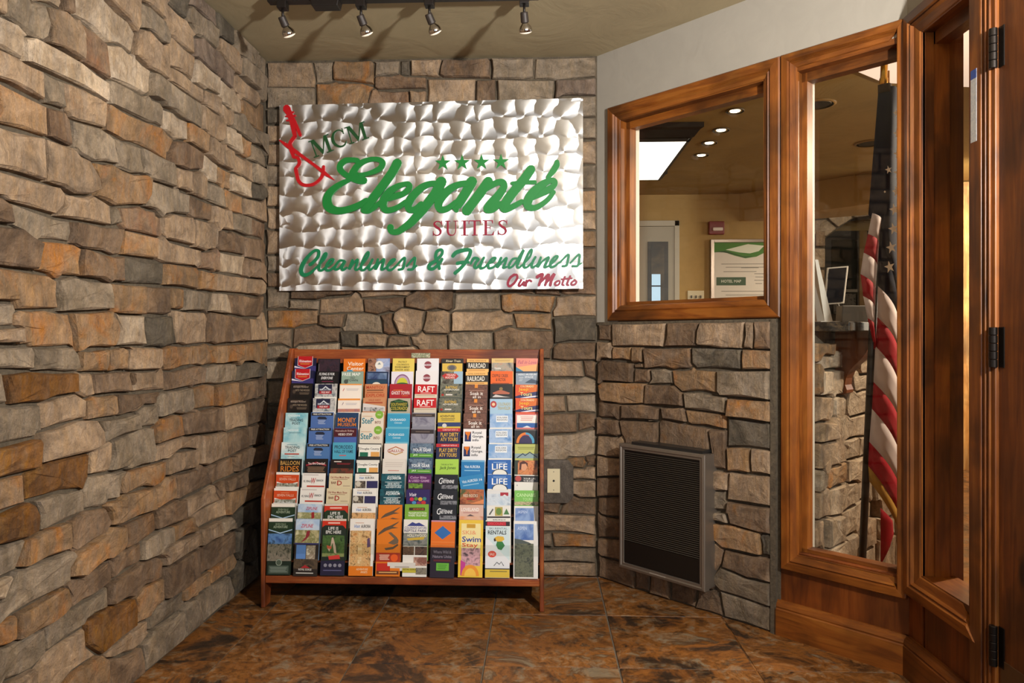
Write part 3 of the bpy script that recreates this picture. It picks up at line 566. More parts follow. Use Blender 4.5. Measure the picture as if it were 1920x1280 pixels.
ANGLE_STONES="""b 92,1104 92,1180 16,1180 16,1108
t 16,1008 40,1024 96,1024 92,1056 100,1076 92,1096 16,1100
t 100,1080 380,1080 396,1180 100,1180
o 208,1016 208,1076 108,1076 100,1056 104,1020
o 216,1008 268,1012 272,1076 216,1076
b 276,988 272,1004 224,1000 224,984
b 520,1000 512,1016 512,1076 284,1072 276,1064 284,984 352,992 432,984 512,992
b 216,1004 40,1016 16,1000 16,904 28,900 52,920 216,920
b 224,920 300,924 308,936 308,980 228,980
g 304,916 432,924 428,972 384,984 316,980 316,936
o 288,916 52,912 28,896 32,840 48,828 156,820 264,828 276,832
b 480,832 480,884 440,916 292,912 280,828
b 156,816 48,820 40,832 24,832 16,820 16,756 28,748 120,756 144,744 152,752
b 160,756 348,764 360,812 272,824 164,816
b 152,680 140,736 128,744 28,740 16,748 16,668 132,672
b 332,620 348,652 348,752 148,744 156,688 180,664 180,644 208,648 232,616
b 336,616 588,628 608,652 604,748 368,768 352,756 356,652
b 388,1080 552,1084 544,1096 548,1148 564,1180 404,1180
t 764,1180 572,1180 556,1148 552,1096 556,1088 668,1076 756,1076
t 796,1076 800,1176 772,1180 768,1080
b 804,1076 868,1076 868,1180 804,1180
d 748,996 748,1072 520,1076 520,1016 540,992
o 756,996 868,1000 868,1068 756,1072
o 640,896 636,980 536,984 528,996 516,984 432,980 440,920 476,892 536,900
g 868,884 868,992 640,984 644,904 656,888
g 684,816 680,880 564,892 488,888 488,824
o 868,800 868,876 692,876 688,808
b 496,768 484,824 368,816 376,772
g 300,752 352,760 300,760
o 680,756 680,808 492,816 504,768 516,760
d 688,688 868,696 868,792 688,800
b 596,588 680,592 680,748 612,748 616,652 592,628
o 688,588 780,596 780,688 688,680
t 788,596 868,600 868,688 788,688
t 596,500 688,512 688,580 596,580
t 688,476 868,480 868,592 696,584
g 600,420 680,432 688,468 680,476 680,508 596,492
g 600,376 692,384 684,420 600,412
b 868,376 868,472 692,468 684,428 692,424 700,384 824,372
o 832,288 824,368 708,376 600,368 600,300 632,300 664,280
d 868,288 868,368 836,368 828,360 840,288
t 596,160 628,172 656,212 668,272 632,292 596,296
b 868,280 676,272 660,204 772,188 868,192
g 868,100 868,184 772,180 652,196 628,164 600,156 600,144 648,104
g 868,4 868,92 652,100 668,4
b 540,4 660,4 648,72 632,80 636,100 552,84
t 228,616 208,640 176,636 172,660 156,676 132,664 16,660 16,576 68,572 200,584 224,596
t 16,472 184,500 232,500 232,592 172,572 16,568
b 16,380 188,412 232,412 232,492 184,492 16,464
b 232,404 188,404 16,372 16,312 36,300 72,300 232,316
b 16,188 232,224 232,308 72,292 36,292 16,304
b 232,216 20,184 16,120 36,108 216,112 232,124
b 228,4 220,108 36,100 16,112 16,4
b 236,4 308,8 312,124 236,124 228,116
b 312,4 412,4 412,120 400,132 320,124
b 420,4 532,4 544,84 624,104 628,112 596,144 428,140 416,128"""
COUNTER_STONES="""b 4,1025 24,1025 52,1053 180,1049 196,1065 196,1097 4,1097
b 4,897 32,897 40,997 24,1017 4,1017
t 280,1057 272,1065 200,1065 180,1041 52,1045 28,1017 48,993 280,993
t 280,985 48,985 40,893 132,889 152,873 168,885 248,885 272,869 280,885
g 152,805 152,869 144,877 4,889 4,789 124,785
t 268,865 248,877 168,877 160,869 160,805 196,769 240,789 256,805
t 648,797 640,861 612,885 440,889 356,881 332,897 308,897 288,893 264,821 264,801 280,789
t 480,897 476,957 400,957 380,981 328,969 336,897 356,889
p 648,885 644,957 484,957 488,897 496,893 612,893 632,877
t 664,1069 656,1077 608,1077 392,1057 384,1049 384,981 400,965 648,965 664,981
g 192,737 160,797 144,797 124,777 4,781 4,713 176,709 192,721
t 652,701 648,789 280,781 256,801 204,765 204,721 224,685 248,701 532,689 640,689
g 240,613 228,677 212,689 200,721 176,701 4,705 4,609 28,605 52,581 68,581 92,605
t 412,613 408,685 396,693 248,693 236,681 248,609
t 528,597 532,685 416,689 416,609 504,609 512,597
t 36,521 48,533 48,581 20,601 4,601 4,521
o 272,601 92,597 72,581 72,529 88,517 256,521 264,529
t 528,537 520,589 504,601 284,605 272,573 272,521 356,517 396,497 432,529
p 404,421 396,493 372,505 280,509 268,521 256,513 88,509 112,405 228,393 232,401
g 104,409 72,525 52,529 36,513 4,513 4,413
t 548,393 556,405 552,489 548,517 536,529 432,521 404,493 412,425 504,421
p 236,289 228,301 224,389 112,397 108,405 64,401 72,289
t 536,393 520,409 444,417 236,393 236,301 244,293 372,297 392,277 432,313 508,337 536,337
g 64,289 56,401 4,405 4,301 36,297 48,285
g 536,329 508,329 424,301 396,277 388,229 408,213 532,217
t 344,173 360,189 368,225 384,237 388,273 372,289 252,289 256,181
t 248,189 244,285 92,285 48,277 48,249 60,237
g 40,221 52,233 40,249 44,285 4,293 4,229
g 792,409 612,405 604,397 604,321 620,305 792,321
t 796,213 792,313 640,297 620,297 600,317 592,313 592,229 608,213
g 804,41 800,205 608,205 596,221 580,221 580,81 592,69 776,29 792,29
t 544,73 544,217 524,205 408,205 376,225 368,185 344,169 344,153 384,93 500,65
t 792,417 792,517 772,533 540,533 556,517 564,397 600,397 624,417
t 804,529 808,685 796,697 688,685 652,697 644,681 536,677 536,541 772,541 792,521
t 996,985 668,981 652,961 656,885 644,873 660,701 800,705 812,689 976,705 996,725
g 1128,725 1000,725 976,697 816,689 816,537 800,521 800,297 1128,277
t 1128,-67 1128,269 800,289 816,49 796,29 796,-19 980,-67
t 376,45 376,97 328,161 60,233 40,213 4,221 4,113 320,37"""
SIGN_STROKES="""E green 3748,6054,250 3494,6090,235 3176,6059,266 2952,5876,282 2934,5657,297 3108,5467,266 3362,5307,282 3616,5209,344 3869,5142,376 4044,5123,351
E green 3522,5460,344 3747,5799,297 4066,6011,250 4447,6103,219 4795,6066,244 4946,5917,288 4856,5701,266 4570,5535,235 4189,5417,194 3807,5346,250
E green 3617,5396,376 3696,5301,470 3743,5238,376
E green 3361,5151,188 3042,5016,250 2690,4803,297 2433,4557,351 2319,4293,407 2334,4012,445 2492,3822,407 2810,3724,351 3193,3750,313 3607,3868,313 3926,4019,282 4181,4202,219
l green 5637,5894,432 5391,5458,413 5009,4936,407 4626,4444,407 4306,4014,407 4098,3768,360
l green 4066,3737,313 4241,3703,275 4495,3824,250 4749,4007,219 4940,4191,188
e green 5193,4218,188 5573,4367,297 5952,4486,266 6205,4730,282 6175,4910,244 5955,4908,235 5607,4786,297 5259,4543,360 5035,4252,382 4970,3942,351 5095,3729,301 5348,3725,269 5695,3853,250 6075,4096,244
g green 7657,4888,274 7227,4914,274 6795,4747,333 6399,4386,372 6169,4002,372 6218,3737,313 6473,3734,282 6770,3993,235
g green 7705,4991,501 7459,4524,438 7064,3988,430 6668,3529,411 6273,3109,360 5877,2835,305 5640,2698,282 5372,2713,258 5318,2908,321
a green 8944,4905,274 8554,4861,293 8124,4660,352 7731,4287,391 7572,3942,372 7688,3708,313 8000,3750,274 8393,4046,235
a green 9131,4975,493 8863,4501,438 8588,4081,430 8410,3814,391 8409,3679,235
n green 9900,4977,438 9523,4452,450 9170,3995,438 8904,3652,470
n green 9328,4263,235 9640,4527,235 10030,4783,274 10379,4931,293 10591,4889,313 10601,4666,337 10336,4285,391 9984,3906,391 9828,3685,333 10099,3682,293 10449,3938,254
t green 11868,5496,407 11537,5034,430 11149,4580,430 10798,4125,430 10610,3782,383 10698,3658,282 10988,3776,266 11452,4015,243
t green 11004,4870,164 11536,4896,180 12044,4903,196
e green 11723,4111,235 12186,4352,344 12647,4536,333 12948,4780,258 12938,4953,235 12708,4956,282 12381,4782,352 11994,4470,391 11769,4148,415 11720,3842,376 11950,3716,282 12297,3834,243 12682,4134,219 12907,4429,203
e green 13060,5811,227 13031,5640,290 12845,5356,274 12644,5122,180
C teal 1490,1219,164 1640,1327,146 1866,1580,146 1905,1835,146 1718,1874,128 1418,1621,146 1154,1259,183 1058,931,201 1188,729,183 1488,818,128 1825,1107,91
l teal 1825,1107,91 2163,1468,102 2277,1722,110 2165,1687,102 1976,1288,117 1918,997,128 2048,941,110 2273,1103,95
e teal 2273,1103,95 2535,1282,110 2610,1445,102 2461,1429,102 2273,1176,124 2272,957,124 2458,955,102 2682,1135,88
a teal 3093,1386,110 2907,1388,110 2720,1172,117 2681,990,124 2868,1025,95 3167,1386,110 3017,1096,131 3053,950,117 3239,1058,88
n teal 3519,1400,124 3350,984,124 3537,1237,88 3761,1434,110 3722,1235,124 3646,981,124 3795,980,95 3981,1196,80
l teal 3981,1196,88 4242,1557,95 4281,1774,95 4151,1666,102 3944,1197,124 3942,961,124 4090,959,102 4314,1193,80
i teal 4463,1427,110 4313,1121,131 4312,957,117 4460,1010,88 4646,1226,80
n teal 4721,1425,117 4608,973,124 4794,1261,88 5017,1440,110 4941,1151,131 4903,952,124 5050,1005,88
e teal 5050,1005,88 5383,1256,102 5532,1417,102 5384,1400,102 5199,1149,124 5197,950,124 5381,948,102 5603,1145,88
s teal 5603,1145,88 5973,1503,102 5971,1250,110 5896,998,124 5712,945,110
s teal 6081,1104,88 6450,1498,102 6448,1246,110 6373,975,124 6153,941,110
s teal 6355,976,102 6557,1118,73
ampersand teal 7616,982,146 7545,1271,146 7437,1489,146 7512,1776,146 7732,1846,128 7730,1630,128 7436,1344,146 7179,1167,164 7141,987,164 7361,985,146 7655,1270,128 7747,1414,128
F teal 8244,1553,164 8428,1731,183 8828,1827,183 9063,1803,153 9026,1581,164 8860,1295,164 8640,1009,153 8348,760,164
F teal 8460,1209,164 8715,1260,146 8969,1258,128
r teal 9077,1185,91 9224,1435,131 9441,1397,124 9331,1254,124 9257,1040,146 9365,1003,110 9548,1181,91
i teal 9695,1466,110 9548,1181,131 9546,983,131 9727,1017,95 9873,1177,80
e teal 9873,1177,88 10127,1283,102 10236,1443,102 10092,1426,102 9909,1177,124 9926,980,124 10125,1014,102 10307,1173,80
n teal 10489,1440,117 10305,1012,124 10523,1243,88 10741,1438,110 10667,1170,124 10594,992,124 10738,1026,95
d teal 11209,1415,95 11029,1381,102 10883,1168,117 10846,989,110 11026,1059,95 11244,1344,102 11535,1806,110 11389,1449,124 11242,1093,131 11313,985,102 11494,1127,80
l teal 11494,1127,80 11820,1481,95 11912,1802,95 11785,1696,102 11566,1197,124 11565,1001,124 11708,1017,95 11889,1194,80
i teal 12070,1461,110 11925,1194,124 11923,998,124 12067,1050,88 12211,1191,80
n teal 12321,1440,110 12174,1013,124 12391,1261,88 12679,1455,110 12569,1188,124 12496,992,117 12675,1044,88
e teal 12675,1044,88 12963,1291,102 13107,1486,95 12964,1470,102 12784,1222,124 12782,1008,124 12961,1042,102 13176,1218,80
s teal 13176,1182,80 13571,1570,102 13569,1321,110 13496,1072,117 13318,1038,102
s teal 13675,1178,80 14069,1565,102 14085,1316,110 14012,1050,117 13781,1034,102
s teal 13994,1050,95 14190,1166,66
O maroon 11095,665,117 10914,523,117 10804,274,117 10875,130,110 11092,272,110 11238,521,110 11185,664,102 11023,594,73
u maroon 11416,412,95 11307,198,102 11378,144,88 11559,340,88 11522,197,95 11594,161,73
r maroon 11668,392,88 11630,160,102
r maroon 11648,250,66 11775,402,88 11882,355,88
M maroon 12153,549,153 12386,672,146 12349,476,131 12239,174,131
M maroon 12276,263,95 12672,652,124 12617,438,124 12525,172,110
M maroon 12562,260,95 12940,685,124 12813,401,131 12758,170,131
o maroon 13134,363,88 12991,293,95 12990,168,95 13132,185,88 13205,327,88 13116,370,80
t maroon 13420,539,95 13311,219,102 13382,165,80
t maroon 13670,572,95 13525,218,102 13595,164,80
t maroon 13277,433,73 13740,483,73
o maroon 13882,393,88 13739,287,95 13738,180,95 13880,197,88 13952,321,88 13864,400,80
violin red 366,8580,338 380,8538,366 402,8495,338
violin red 391,8502,324 516,8287,282 623,7967,247 693,7612,211 764,7257,176
violin red 335,8199,77 769,8225,92
violin red 370,8001,77 587,8024,92
violin red 517,8358,106 684,8396,77
violin red 642,8090,211 839,7714,162 1017,7305,141
violin red 764,7257,176 599,7049,176 526,6874,176 597,6625,211 703,6270,127
violin red 685,6288,141 902,6231,159 980,5982,159 863,5808,141 808,5703,162 861,5420,159 932,5172,159 1111,4993,159 1364,4935,148 1689,5000,141 1978,5224,141 2116,5468,159 2144,5802,141
violin red 38,7078,63 363,6842,176 723,6587,183 1227,6224,148 1766,5827,148 2231,5466,162 2643,5171,35"""
# ================================================================= SETTING
# ---- floor
fl=MB().box(XL-.2,XR+.2,-1.8,YB+.15,-.06,-.004).build('floor',GROUT); tag(fl,'rust and brown slate tiled vestibule floor with thin grey grout',None,None,'structure')
tile_me=None
for i in range(-4,4):
    for j in range(0,11):
        x0=.265+.459*i; y1=3.357-.457*(j-1) if j else YB+.12; y0=3.357-.457*j
        cx=x0+.2295; cy=(y0+y1)/2
        if x0+.459<XL-.05 or x0>XR+.05 or y1<-1.7: continue
        if y0-YB+x0-XC>.05: continue
        if x0<XL-.19: x0=XL-.19
        x1=min(.265+.459*(i+1),XR+.19)
        m=MB(); g=.0026; b=.0012
        m.add([(x0+g,y0+g,-.004),(x1-g,y0+g,-.004),(x1-g,y1-g,-.004),(x0+g,y1-g,-.004),(x0+g+b,y0+g+b,0),(x1-g-b,y0+g+b,0),(x1-g-b,y1-g-b,0),(x0+g+b,y1-g-b,0)],[(4,5,6,7),(0,1,5,4),(1,2,6,5),(2,3,7,6),(3,0,4,7)])
        m.build('tile',SLATE,fl)
# ---- walls
def stone_builder(data,fn,parent,hmin=.016,hmax=.04,seed=1,mats=STONE):
    rng=random.Random(seed)
    for ln in data.strip().split('\n'):
        p=ln.split(); pts=[tuple(float(q)/1000 for q in s.split(',')) for s in p[1:]]
        if len(pts)<3: continue
        A=sum(pts[i][0]*pts[(i+1)%len(pts)][1]-pts[(i+1)%len(pts)][0]*pts[i][1] for i in range(len(pts)))/2
        if A<0: pts=pts[::-1]
        # break long edges with a jittered point
        q=[]
        for i in range(len(pts)):
            a=Vector(pts[i]); b=Vector(pts[(i+1)%len(pts)]); q.append(a); L=(b-a).length
            if L>.07 and len(pts)<12:
                d=(b-a).normalized(); q.append((a+b)*.5+Vector((-d.y,d.x))*rng.uniform(-.0015,.0045))
        n=len(q); c=sum(q,Vector((0,0)))/n; h=rng.uniform(hmin,hmax); tx=rng.uniform(-.05,.05); ty=rng.uniform(-.06,.09)
        def hh(u): return h+(u.x-c.x)*tx+(u.y-c.y)*ty
        v=[];f=[]
        for u in q: v.append(fn(u.x,0,u.y))
        r1=[u+(c-u)*.02 for u in q]
        for u in r1: v.append(fn(u.x,max(.006,hh(u)-rng.uniform(.006,.011)),u.y))
        ins=[]
        for u in q:
            d=c-u; k=min(.42,rng.uniform(.005,.011)/max(d.length,.01)); w=u+d*k; ins.append(w); v.append(fn(w.x,max(.008,hh(w)+rng.uniform(-.0015,.002)),w.y))
        mid=[]
        for u in q:
            w=u+(c-u)*.55; v.append(fn(w.x,hh(w)+rng.uniform(-.002,.0035),w.y))
        v.append(fn(c.x,hh(c)+rng.uniform(0,.003),c.y))
        for k in (0,1,2):
            for i in range(n): f.append((k*n+i,k*n+(i+1)%n,(k+1)*n+(i+1)%n,(k+1)*n+i))
        for i in range(n): f.append((3*n+i,3*n+(i+1)%n,4*n))
        m=MB(); m.v=v; m.f=f; m.build('stone',mats[p[0]],parent)
def random_stones(u0,u1,v0,v1,seed):
    rng=random.Random(seed); out=[]; z=v0
    while z<v1-.03:
        h=min(rng.uniform(.08,.14),v1-z); x=u0
        while x<u1-.02:
            wd=min(rng.uniform(.12,.3),u1-x); g=.004
            out.append('tgbokpm'[rng.randrange(7)]+' '+' '.join('%d,%d'%(a*1000,b*1000) for a,b in((x+g,z+g),(x+wd-g,z+g),(x+wd-g,z+h-g),(x+g,z+h-g)))); x+=wd
        z+=h
    return '\n'.join(out)
wl=MB().box(XL-.15,XL,-1.8,YB+.15,0,ZC).build('wall_left',MORTAR); tag(wl,'left wall of stacked tan and grey ledge stones',None,None,'structure')
LW=lambda u,o,z:(XL+o,u,z)
stone_builder(LEFT_STONES,LW,wl,.012,.035,3)
# the wall goes on past the frame towards the camera: one joined run of stones
ext=MB(); rr=random.Random(5)
for ln in random_stones(.2,1.585,0,ZC,9).split('\n'):
    p=ln.split(); q=[tuple(float(a)/1000 for a in s.split(',')) for s in p[1:]]; h=rr.uniform(.015,.034)
    (a,b),(c,d)=q[0],q[2]; e=.008
    ext.add([LW(a,0,b),LW(c,0,b),LW(c,0,d),LW(a,0,d),LW(a+e,h,b+e),LW(c-e,h,b+e),LW(c-e,h,d-e),LW(a+e,h,d-e)],[(4,5,6,7),(0,1,5,4),(1,2,6,5),(2,3,7,6),(3,0,4,7)])
ext.build('stone_run',STONE['t'],wl,kind='stuff')
wb=MB().box(XL-.15,XC+.02,YB,YB+.15,0,ZC).build('wall_back',MORTAR); tag(wb,'back wall of stacked ledge stones behind the sign and rack',None,None,'structure')
BW=lambda u,o,z:(u,YB-o,z)
stone_builder(BACK_STONES,BW,wb,.010,.030,4)
# angled wall: stone lower part, painted strip and header above, openings left free
def aslab(name,t0,t1,o0,o1,z0,z1,mat,parent=None,**k): return MB().box(t0,t1,o0,o1,z0,z1).xf(AW).build(name,mat,parent,**k)
WT=.112
wa=aslab('wall_angled',0,.9,-WT,.006,0,1.19,MORTAR); tag(wa,'angled wall, ledge stone below and putty paint above the windows',None,None,'structure')
stone_builder(ANGLE_STONES,AW,wa,.02,.042,6)
aslab('painted_strip',-.04,.12,-WT,.004,1.19,ZC,PAINT,wa)
aslab('painted_header',.12,TE+.0,-WT,.004,2.125,ZC,PAINT,wa)
aslab('mortar_edge',.868,.89,.004,.022,0,1.188,MORTAR,wa)
aslab('mortar_cap',.01,.89,.004,.018,1.176,1.19,MORTAR,wa)
aslab('window_apron',.06,.91,-WT,.0,1.188,1.25,WP,wa)
# right wall pieces around sidelight and door
def rslab(name,t0,t1,o0,o1,z0,z1,mat,parent=None,**k): return MB().box(t0,t1,o0,o1,z0,z1).xf(RW).build(name,mat,parent,**k)
wr=rslab('wall_right',0,4.3,-WT,.004,2.13,ZC,PAINT); tag(wr,'right wall with putty paint above wooden sidelight and door',None,None,'structure')
rslab('painted_pier',1.42,4.3,-WT,.004,0,2.1,PAINT,wr)
rslab('corner_post',-.05,.085,-WT,-.002,0,2.1,WP,wr)
rslab('sidelight_panel',.1,.44,-WT,-.002,0,.31,WP,wr)
wf=MB().box(XL-.15,-.55,-1.95,-1.8,0,ZC).box(1.05,XR+.2,-1.95,-1.8,0,ZC).box(-.55,1.05,-1.95,-1.8,2.3,ZC).build('wall_front',PAINT); tag(wf,'putty painted wall with the entrance opening behind the viewer',None,None,'structure')
# ceiling
cl=MB().add([(XL-.15,-1.95,ZC),(XR+.01,-1.95,ZC),(XR+.01,YE,ZC),(XC+.01,YB+.01,ZC),(XL-.15,YB+.01,ZC)],[(0,1,2,3,4)])
cl.add([(XL-.15,-1.95,ZC+.1),(XR+.01,-1.95,ZC+.1),(XR+.01,YE,ZC+.1),(XC+.01,YB+.01,ZC+.1),(XL-.15,YB+.01,ZC+.1)],[(4,3,2,1,0)])
c_=cl.build('ceiling',CEIL); tag(c_,'textured khaki plaster ceiling of the vestibule',None,None,'structure')
# ---- windows in the angled wall
def mitred(fn,t0,t1,z0,z1,prof,mats,parent,names=('bottom_rail','right_stile','top_rail','left_stile'),skip=()):
    # prof: (inset from the outer edge, height above the wall)
    ring=lambda d,o:[(t0+d,o,z0+d),(t1-d,o,z0+d),(t1-d,o,z1-d),(t0+d,o,z1-d)]
    R=[ring(d,o) for d,o in prof]; n=len(prof)
    for s in range(4):
        if s in skip: continue
        m=MB(); v=[]
        for r in R: v+= [fn(*r[s]),fn(*r[(s+1)%4])]
        m.add(v,[(2*i,2*i+1,2*i+3,2*i+2) for i in range(n-1)]+[tuple(2*i for i in range(n))[::-1],tuple(2*i+1 for i in range(n))])
        m.build(names[s],mats[s%2],parent)
def profile(wd,deep):
    return [(0,-.004),(0,.016),(.004,.021),(wd*.42,.024),(wd*.5,.016),(wd*.56,.02),(wd*.62,.014),(wd*.95,.010),(wd,.006),(wd,-deep)]
W1=empty('window_1',AW(.45,0,1.2),'square wooden framed window to the lobby above the stone wall',None,None,'structure')
PR1=[(0,-.004),(0,.018),(.006,.023),(.038,.026),(.044,.017),(.050,.021),(.056,.014),(.074,.010),(.080,.004),(.080,-.07),(.076,-.07)]
# outer casing 0.07..0.905 ; opening 0.15..0.83
mitred(AW,.07,.905,1.195,2.175,[(0,-.004),(0,.018),(.005,.023),(.036,.026),(.042,.018),(.048,.022),(.054,.015),(.066,.011),(.070,.004),(.070,-.002)],(WD['d'],WD['z']),W1)
def stops(W,t0,t1,z0,z1,names=('sill_stop','jamb','head_stop','jamb')):
    # lining of the opening, through the wall, with a stepped stop at the glass
    for nm,b,mt in (('head_lining',(t0,t1,-WT,.008,z1,z1+.02),WD['d']),('sill_lining',(t0,t1,-WT,.008,z0-.02,z0),WD['d']),('jamb_lining',(t0-.02,t0,-WT,.008,z0,z1),WD['z']),('jamb_lining',(t1,t1+.02,-WT,.008,z0,z1),WD['z'])):
        MB().box(*b).xf(W[1]).build(nm,mt,W[0])
    for nm,b,mt in (('head_stop',(t0,t1,-.075,-.03,z1-.032,z1),WD['d']),('sill_stop',(t0,t1,-.075,-.03,z0,z0+.018),WD['d']),('jamb_stop',(t0,t0+.02,-.075,-.03,z0,z1),WD['z']),('jamb_stop',(t1-.018,t1,-.075,-.03,z0,z1),WD['z'])):
        MB().box(*b).xf(W[1]).build(nm,mt,W[0])
    MB().box(t0,t1,-.082,-.077,z0,z1).xf(W[1]).build('glass_pane',GLASS,W[0])
stops((W1,AW),.142,.834,1.263,2.103)
aslab('mullion',.834,.906,-WT,.004,1.19,2.1,WD['z'],W1)
aslab('lit_edge_strip',.142,.152,-WT-.002,-.083,1.263,2.1,LIT_EDGE,W1)  # pale strip painting in the lit edge of the glass
W2=empty('window_2',AW(1.12,0,.25),'tall wooden framed window with flag behind its glass',None,None,'structure')
mitred(AW,.909,1.343,.253,2.175,[(0,-.004),(0,.02),(.004,.025),(.028,.028),(.033,.019),(.037,.024),(.042,.016),(.056,.012),(.060,.004),(.060,-.002)],(WD['d'],WD['z']),W2,skip=(1,))
aslab('right_stile',1.315,1.345,-WT,.024,.255,2.175,WD['z'],W2,bev=.004)
stops((W2,AW),.967,1.316,.315,2.103)
aslab('lit_edge_strip',.967,.977,-WT-.002,-.083,.315,2.1,LIT_EDGE,W2)  # same painted light edge, beside the tall pane
aslab('lower_panel',.885,1.35,-.06,.0,.0,.32,WP,W2)
aslab('hidden_post',.885,.95,-WT,-.002,.0,1.2,WP,W2)
# baseboards: profiled
BP=[(-.002,0),(.022,0),(.022,.098),(.018,.102),(.020,.108),(.016,.120),(.010,.124),(.008,.131),(-.002,.131)]
def baseboard(name,fn,t0,t1,label):
    m=MB(); n=len(BP); m.add([fn(t0,o,z) for o,z in BP]+[fn(t1,o,z) for o,z in BP],[(i,(i+1)%n,n+(i+1)%n,n+i) for i in range(n)]+[tuple(range(n))[::-1],tuple(range(n,2*n))])
    tag(m.build(name,WD['d'] if fn is AW else WD['y']),label,None,None,'structure')
baseboard('baseboard_angled',AW,.884,TE+.012,'wooden baseboard under the tall flag window')
baseboard('baseboard_right',RW,-.012,.42,'wooden baseboard under the narrow sidelight')
# sidelight
W3=empty('window_3',RW(.2,0,.28),'narrow wooden sidelight beside the door',None,None,'structure')
mitred(RW,.016,.405,.275,2.175,[(0,-.004),(0,.02),(.004,.026),(.034,.029),(.040,.02),(.046,.025),(.052,.016),(.078,.012),(.084,.004),(.084,-.002)],(WD['y'],WD['z']),W3,skip=(1,))
rslab('right_stile',.362,.44,-WT,.006,.275,2.175,WD['z'],W3); rslab('stile_bead',.364,.374,.004,.016,.275,2.175,WD['z'],W3,bev=.003); rslab('stile_casing',.376,.43,.004,.022,.0,2.175,WD['z'],W3,bev=.004)
for nm,b,mt in (('head_lining',(.1,.362,-.098,.008,2.09,2.11),WD['y']),('sill_lining',(.1,.362,-.098,.008,.34,.36),WD['y']),('jamb_lining',(.08,.10,-.122,.008,.34,2.11),WD['z']),('head_stop',(.1,.362,-.075,-.03,2.05,2.09),WD['y']),('jamb_stop',(.1,.108,-.075,-.03,.36,2.09),WD['z'])):
    MB().box(*b).xf(RW).build(nm,mt,W3)
MB().box(.1,.362,-.082,-.077,.36,2.09).xf(RW).build('glass_pane',GLASS,W3)
# door with hinges and kick plate
D1=empty('door_1',RW(.95,0,0),'wooden door with dark hinges at the right edge',None,None,'structure')
rslab('door_leaf',.478,1.40,-.045,.002,.012,2.1,wood('door_wood','#743c10','#5c2c08','#864c1a','z'),D1)
rslab('door_jamb',.43,.476,-WT,.012,0,2.11,WD['z'],D1,bev=.003); rslab('jamb_bead',.438,.447,.012,.02,0,2.11,WD['z'],D1,bev=.002); rslab('jamb_bead',.452,.461,.012,.018,0,2.11,WD['z'],D1,bev=.002)
rslab('head_casing',.41,1.5,-.01,.02,2.1,2.175,WD['y'],D1)
rslab('kick_plate',.485,1.39,.002,.004,.02,.268,flat('#6a5138',.45,.6),D1)
BR=flat('#2a2522',.4,.8)
for z0 in (1.835,1.04,.246):
    m=MB()
    for k in range(5):
        z=z0+k*.0215; m.lathe([(.0095,z),(.0105,z+.001),(.0105,z+.0195),(.0095,z+.0205)],14)
    m.v=[RW(.474+x,.016+y,z) for x,y,z in m.v]
    h=m.build('hinge',BR,D1,smooth=False)
    rslab('hinge_leaf',.478,.5,.002,.0045,z0,z0+.107,BR,h)
rslab('sticker',.385,.412,.0215,.0225,1.66,1.86,photo('#d8d8d4','#c8ccd0','#b8bcc4',160),D1)
rslab('sticker_band',.385,.412,.0225,.0228,1.835,1.86,flat('#3c58a8'),D1)
# ================================================================= SIGN
SO=Vector((-1.2315,3.335,1.3387)); SU=Vector((1.4235,-.035,.004)).normalized(); SV=Vector((0,0,1)); SN=SU.cross(SV).normalized()  # towards the room
def SP(u,o,v): return SO+SU*u+SN*o+SV*v
SW,SH=1.425,.874
sign=empty('wall_sign',SP(SW/2,0,0),'large brushed metal sign with green script lettering on the back wall','sign')
MB().box(0,SW,-.012,0,0,SH).xf(SP).build('panel',SWIRL,sign)
for u,v in((.06,.06),(SW-.06,.06),(.06,SH-.06),(SW-.06,SH-.06)): MB().box(u-.01,u+.01,-.05,-.012,v-.01,v+.01).xf(SP).build('standoff',flat('#777777',.4,.8),sign)
SIGNC={'green':flat('#067a2e',.5),'teal':flat('#0a7549',.45),'maroon':flat('#8c1c34',.35),'red':flat('#b8121c',.35),'dark':flat('#1d4a26',.35)}
def catmull(P,k=6):
    out=[]
    for i in range(len(P)-1):
        a=P[max(i-1,0)];b=P[i];c=P[i+1];d=P[min(i+2,len(P)-1)]
        for j in range(k):
            t=j/k; out.append(tuple(.5*((2*b[q])+(-a[q]+c[q])*t+(2*a[q]-5*b[q]+4*c[q]-d[q])*t*t+(-a[q]+3*b[q]-3*c[q]+d[q])*t**3) for q in range(3)))
    out.append(P[-1]); return out
def stroke(m,P,th=.005,base=0,flat_ends=False):
    C=catmull(P) if len(P)>2 else P
    L=[];R=[]
    for i,(x,y,wd) in enumerate(C):
        a=C[max(i-1,0)];b=C[min(i+1,len(C)-1)]; d=Vector((b[0]-a[0],b[1]-a[1])); d=d.normalized() if d.length>1e-9 else Vector((1,0)); nn=Vector((-d.y,d.x))*max(wd,.0012)/2
        L.append((x+nn.x,y+nn.y)); R.append((x-nn.x,y-nn.y))
    n=len(C); v=[SP(a,base+th+3e-5*i,b) for i,(a,b) in enumerate(L)]+[SP(a,base+th+3e-5*i,b) for i,(a,b) in enumerate(R)]+[SP(a,base,b) for a,b in L]+[SP(a,base,b) for a,b in R]; f=[]
    for i in range(n-1): f+= [(i,n+i,n+i+1,i+1),(2*n+i,i,i+1,2*n+i+1),(n+i,3*n+i,3*n+i+1,n+i+1)]
    m.add(v,f)
    if not flat_ends:
        for (x,y,wd),(bx,by,_) in ((C[0],C[1]),(C[-1],C[-2])):
            k=10; r=wd/2; ring=[(x+r*math.cos(2*math.pi*q/k),y+r*math.sin(2*math.pi*q/k)) for q in range(k)]
            m.add([SP(a,base+th*.985,b) for a,b in ring]+[SP(a,base,b) for a,b in ring],[tuple(range(k))]+[(q,k+q,k+(q+1)%k,(q+1)%k) for q in range(k)])
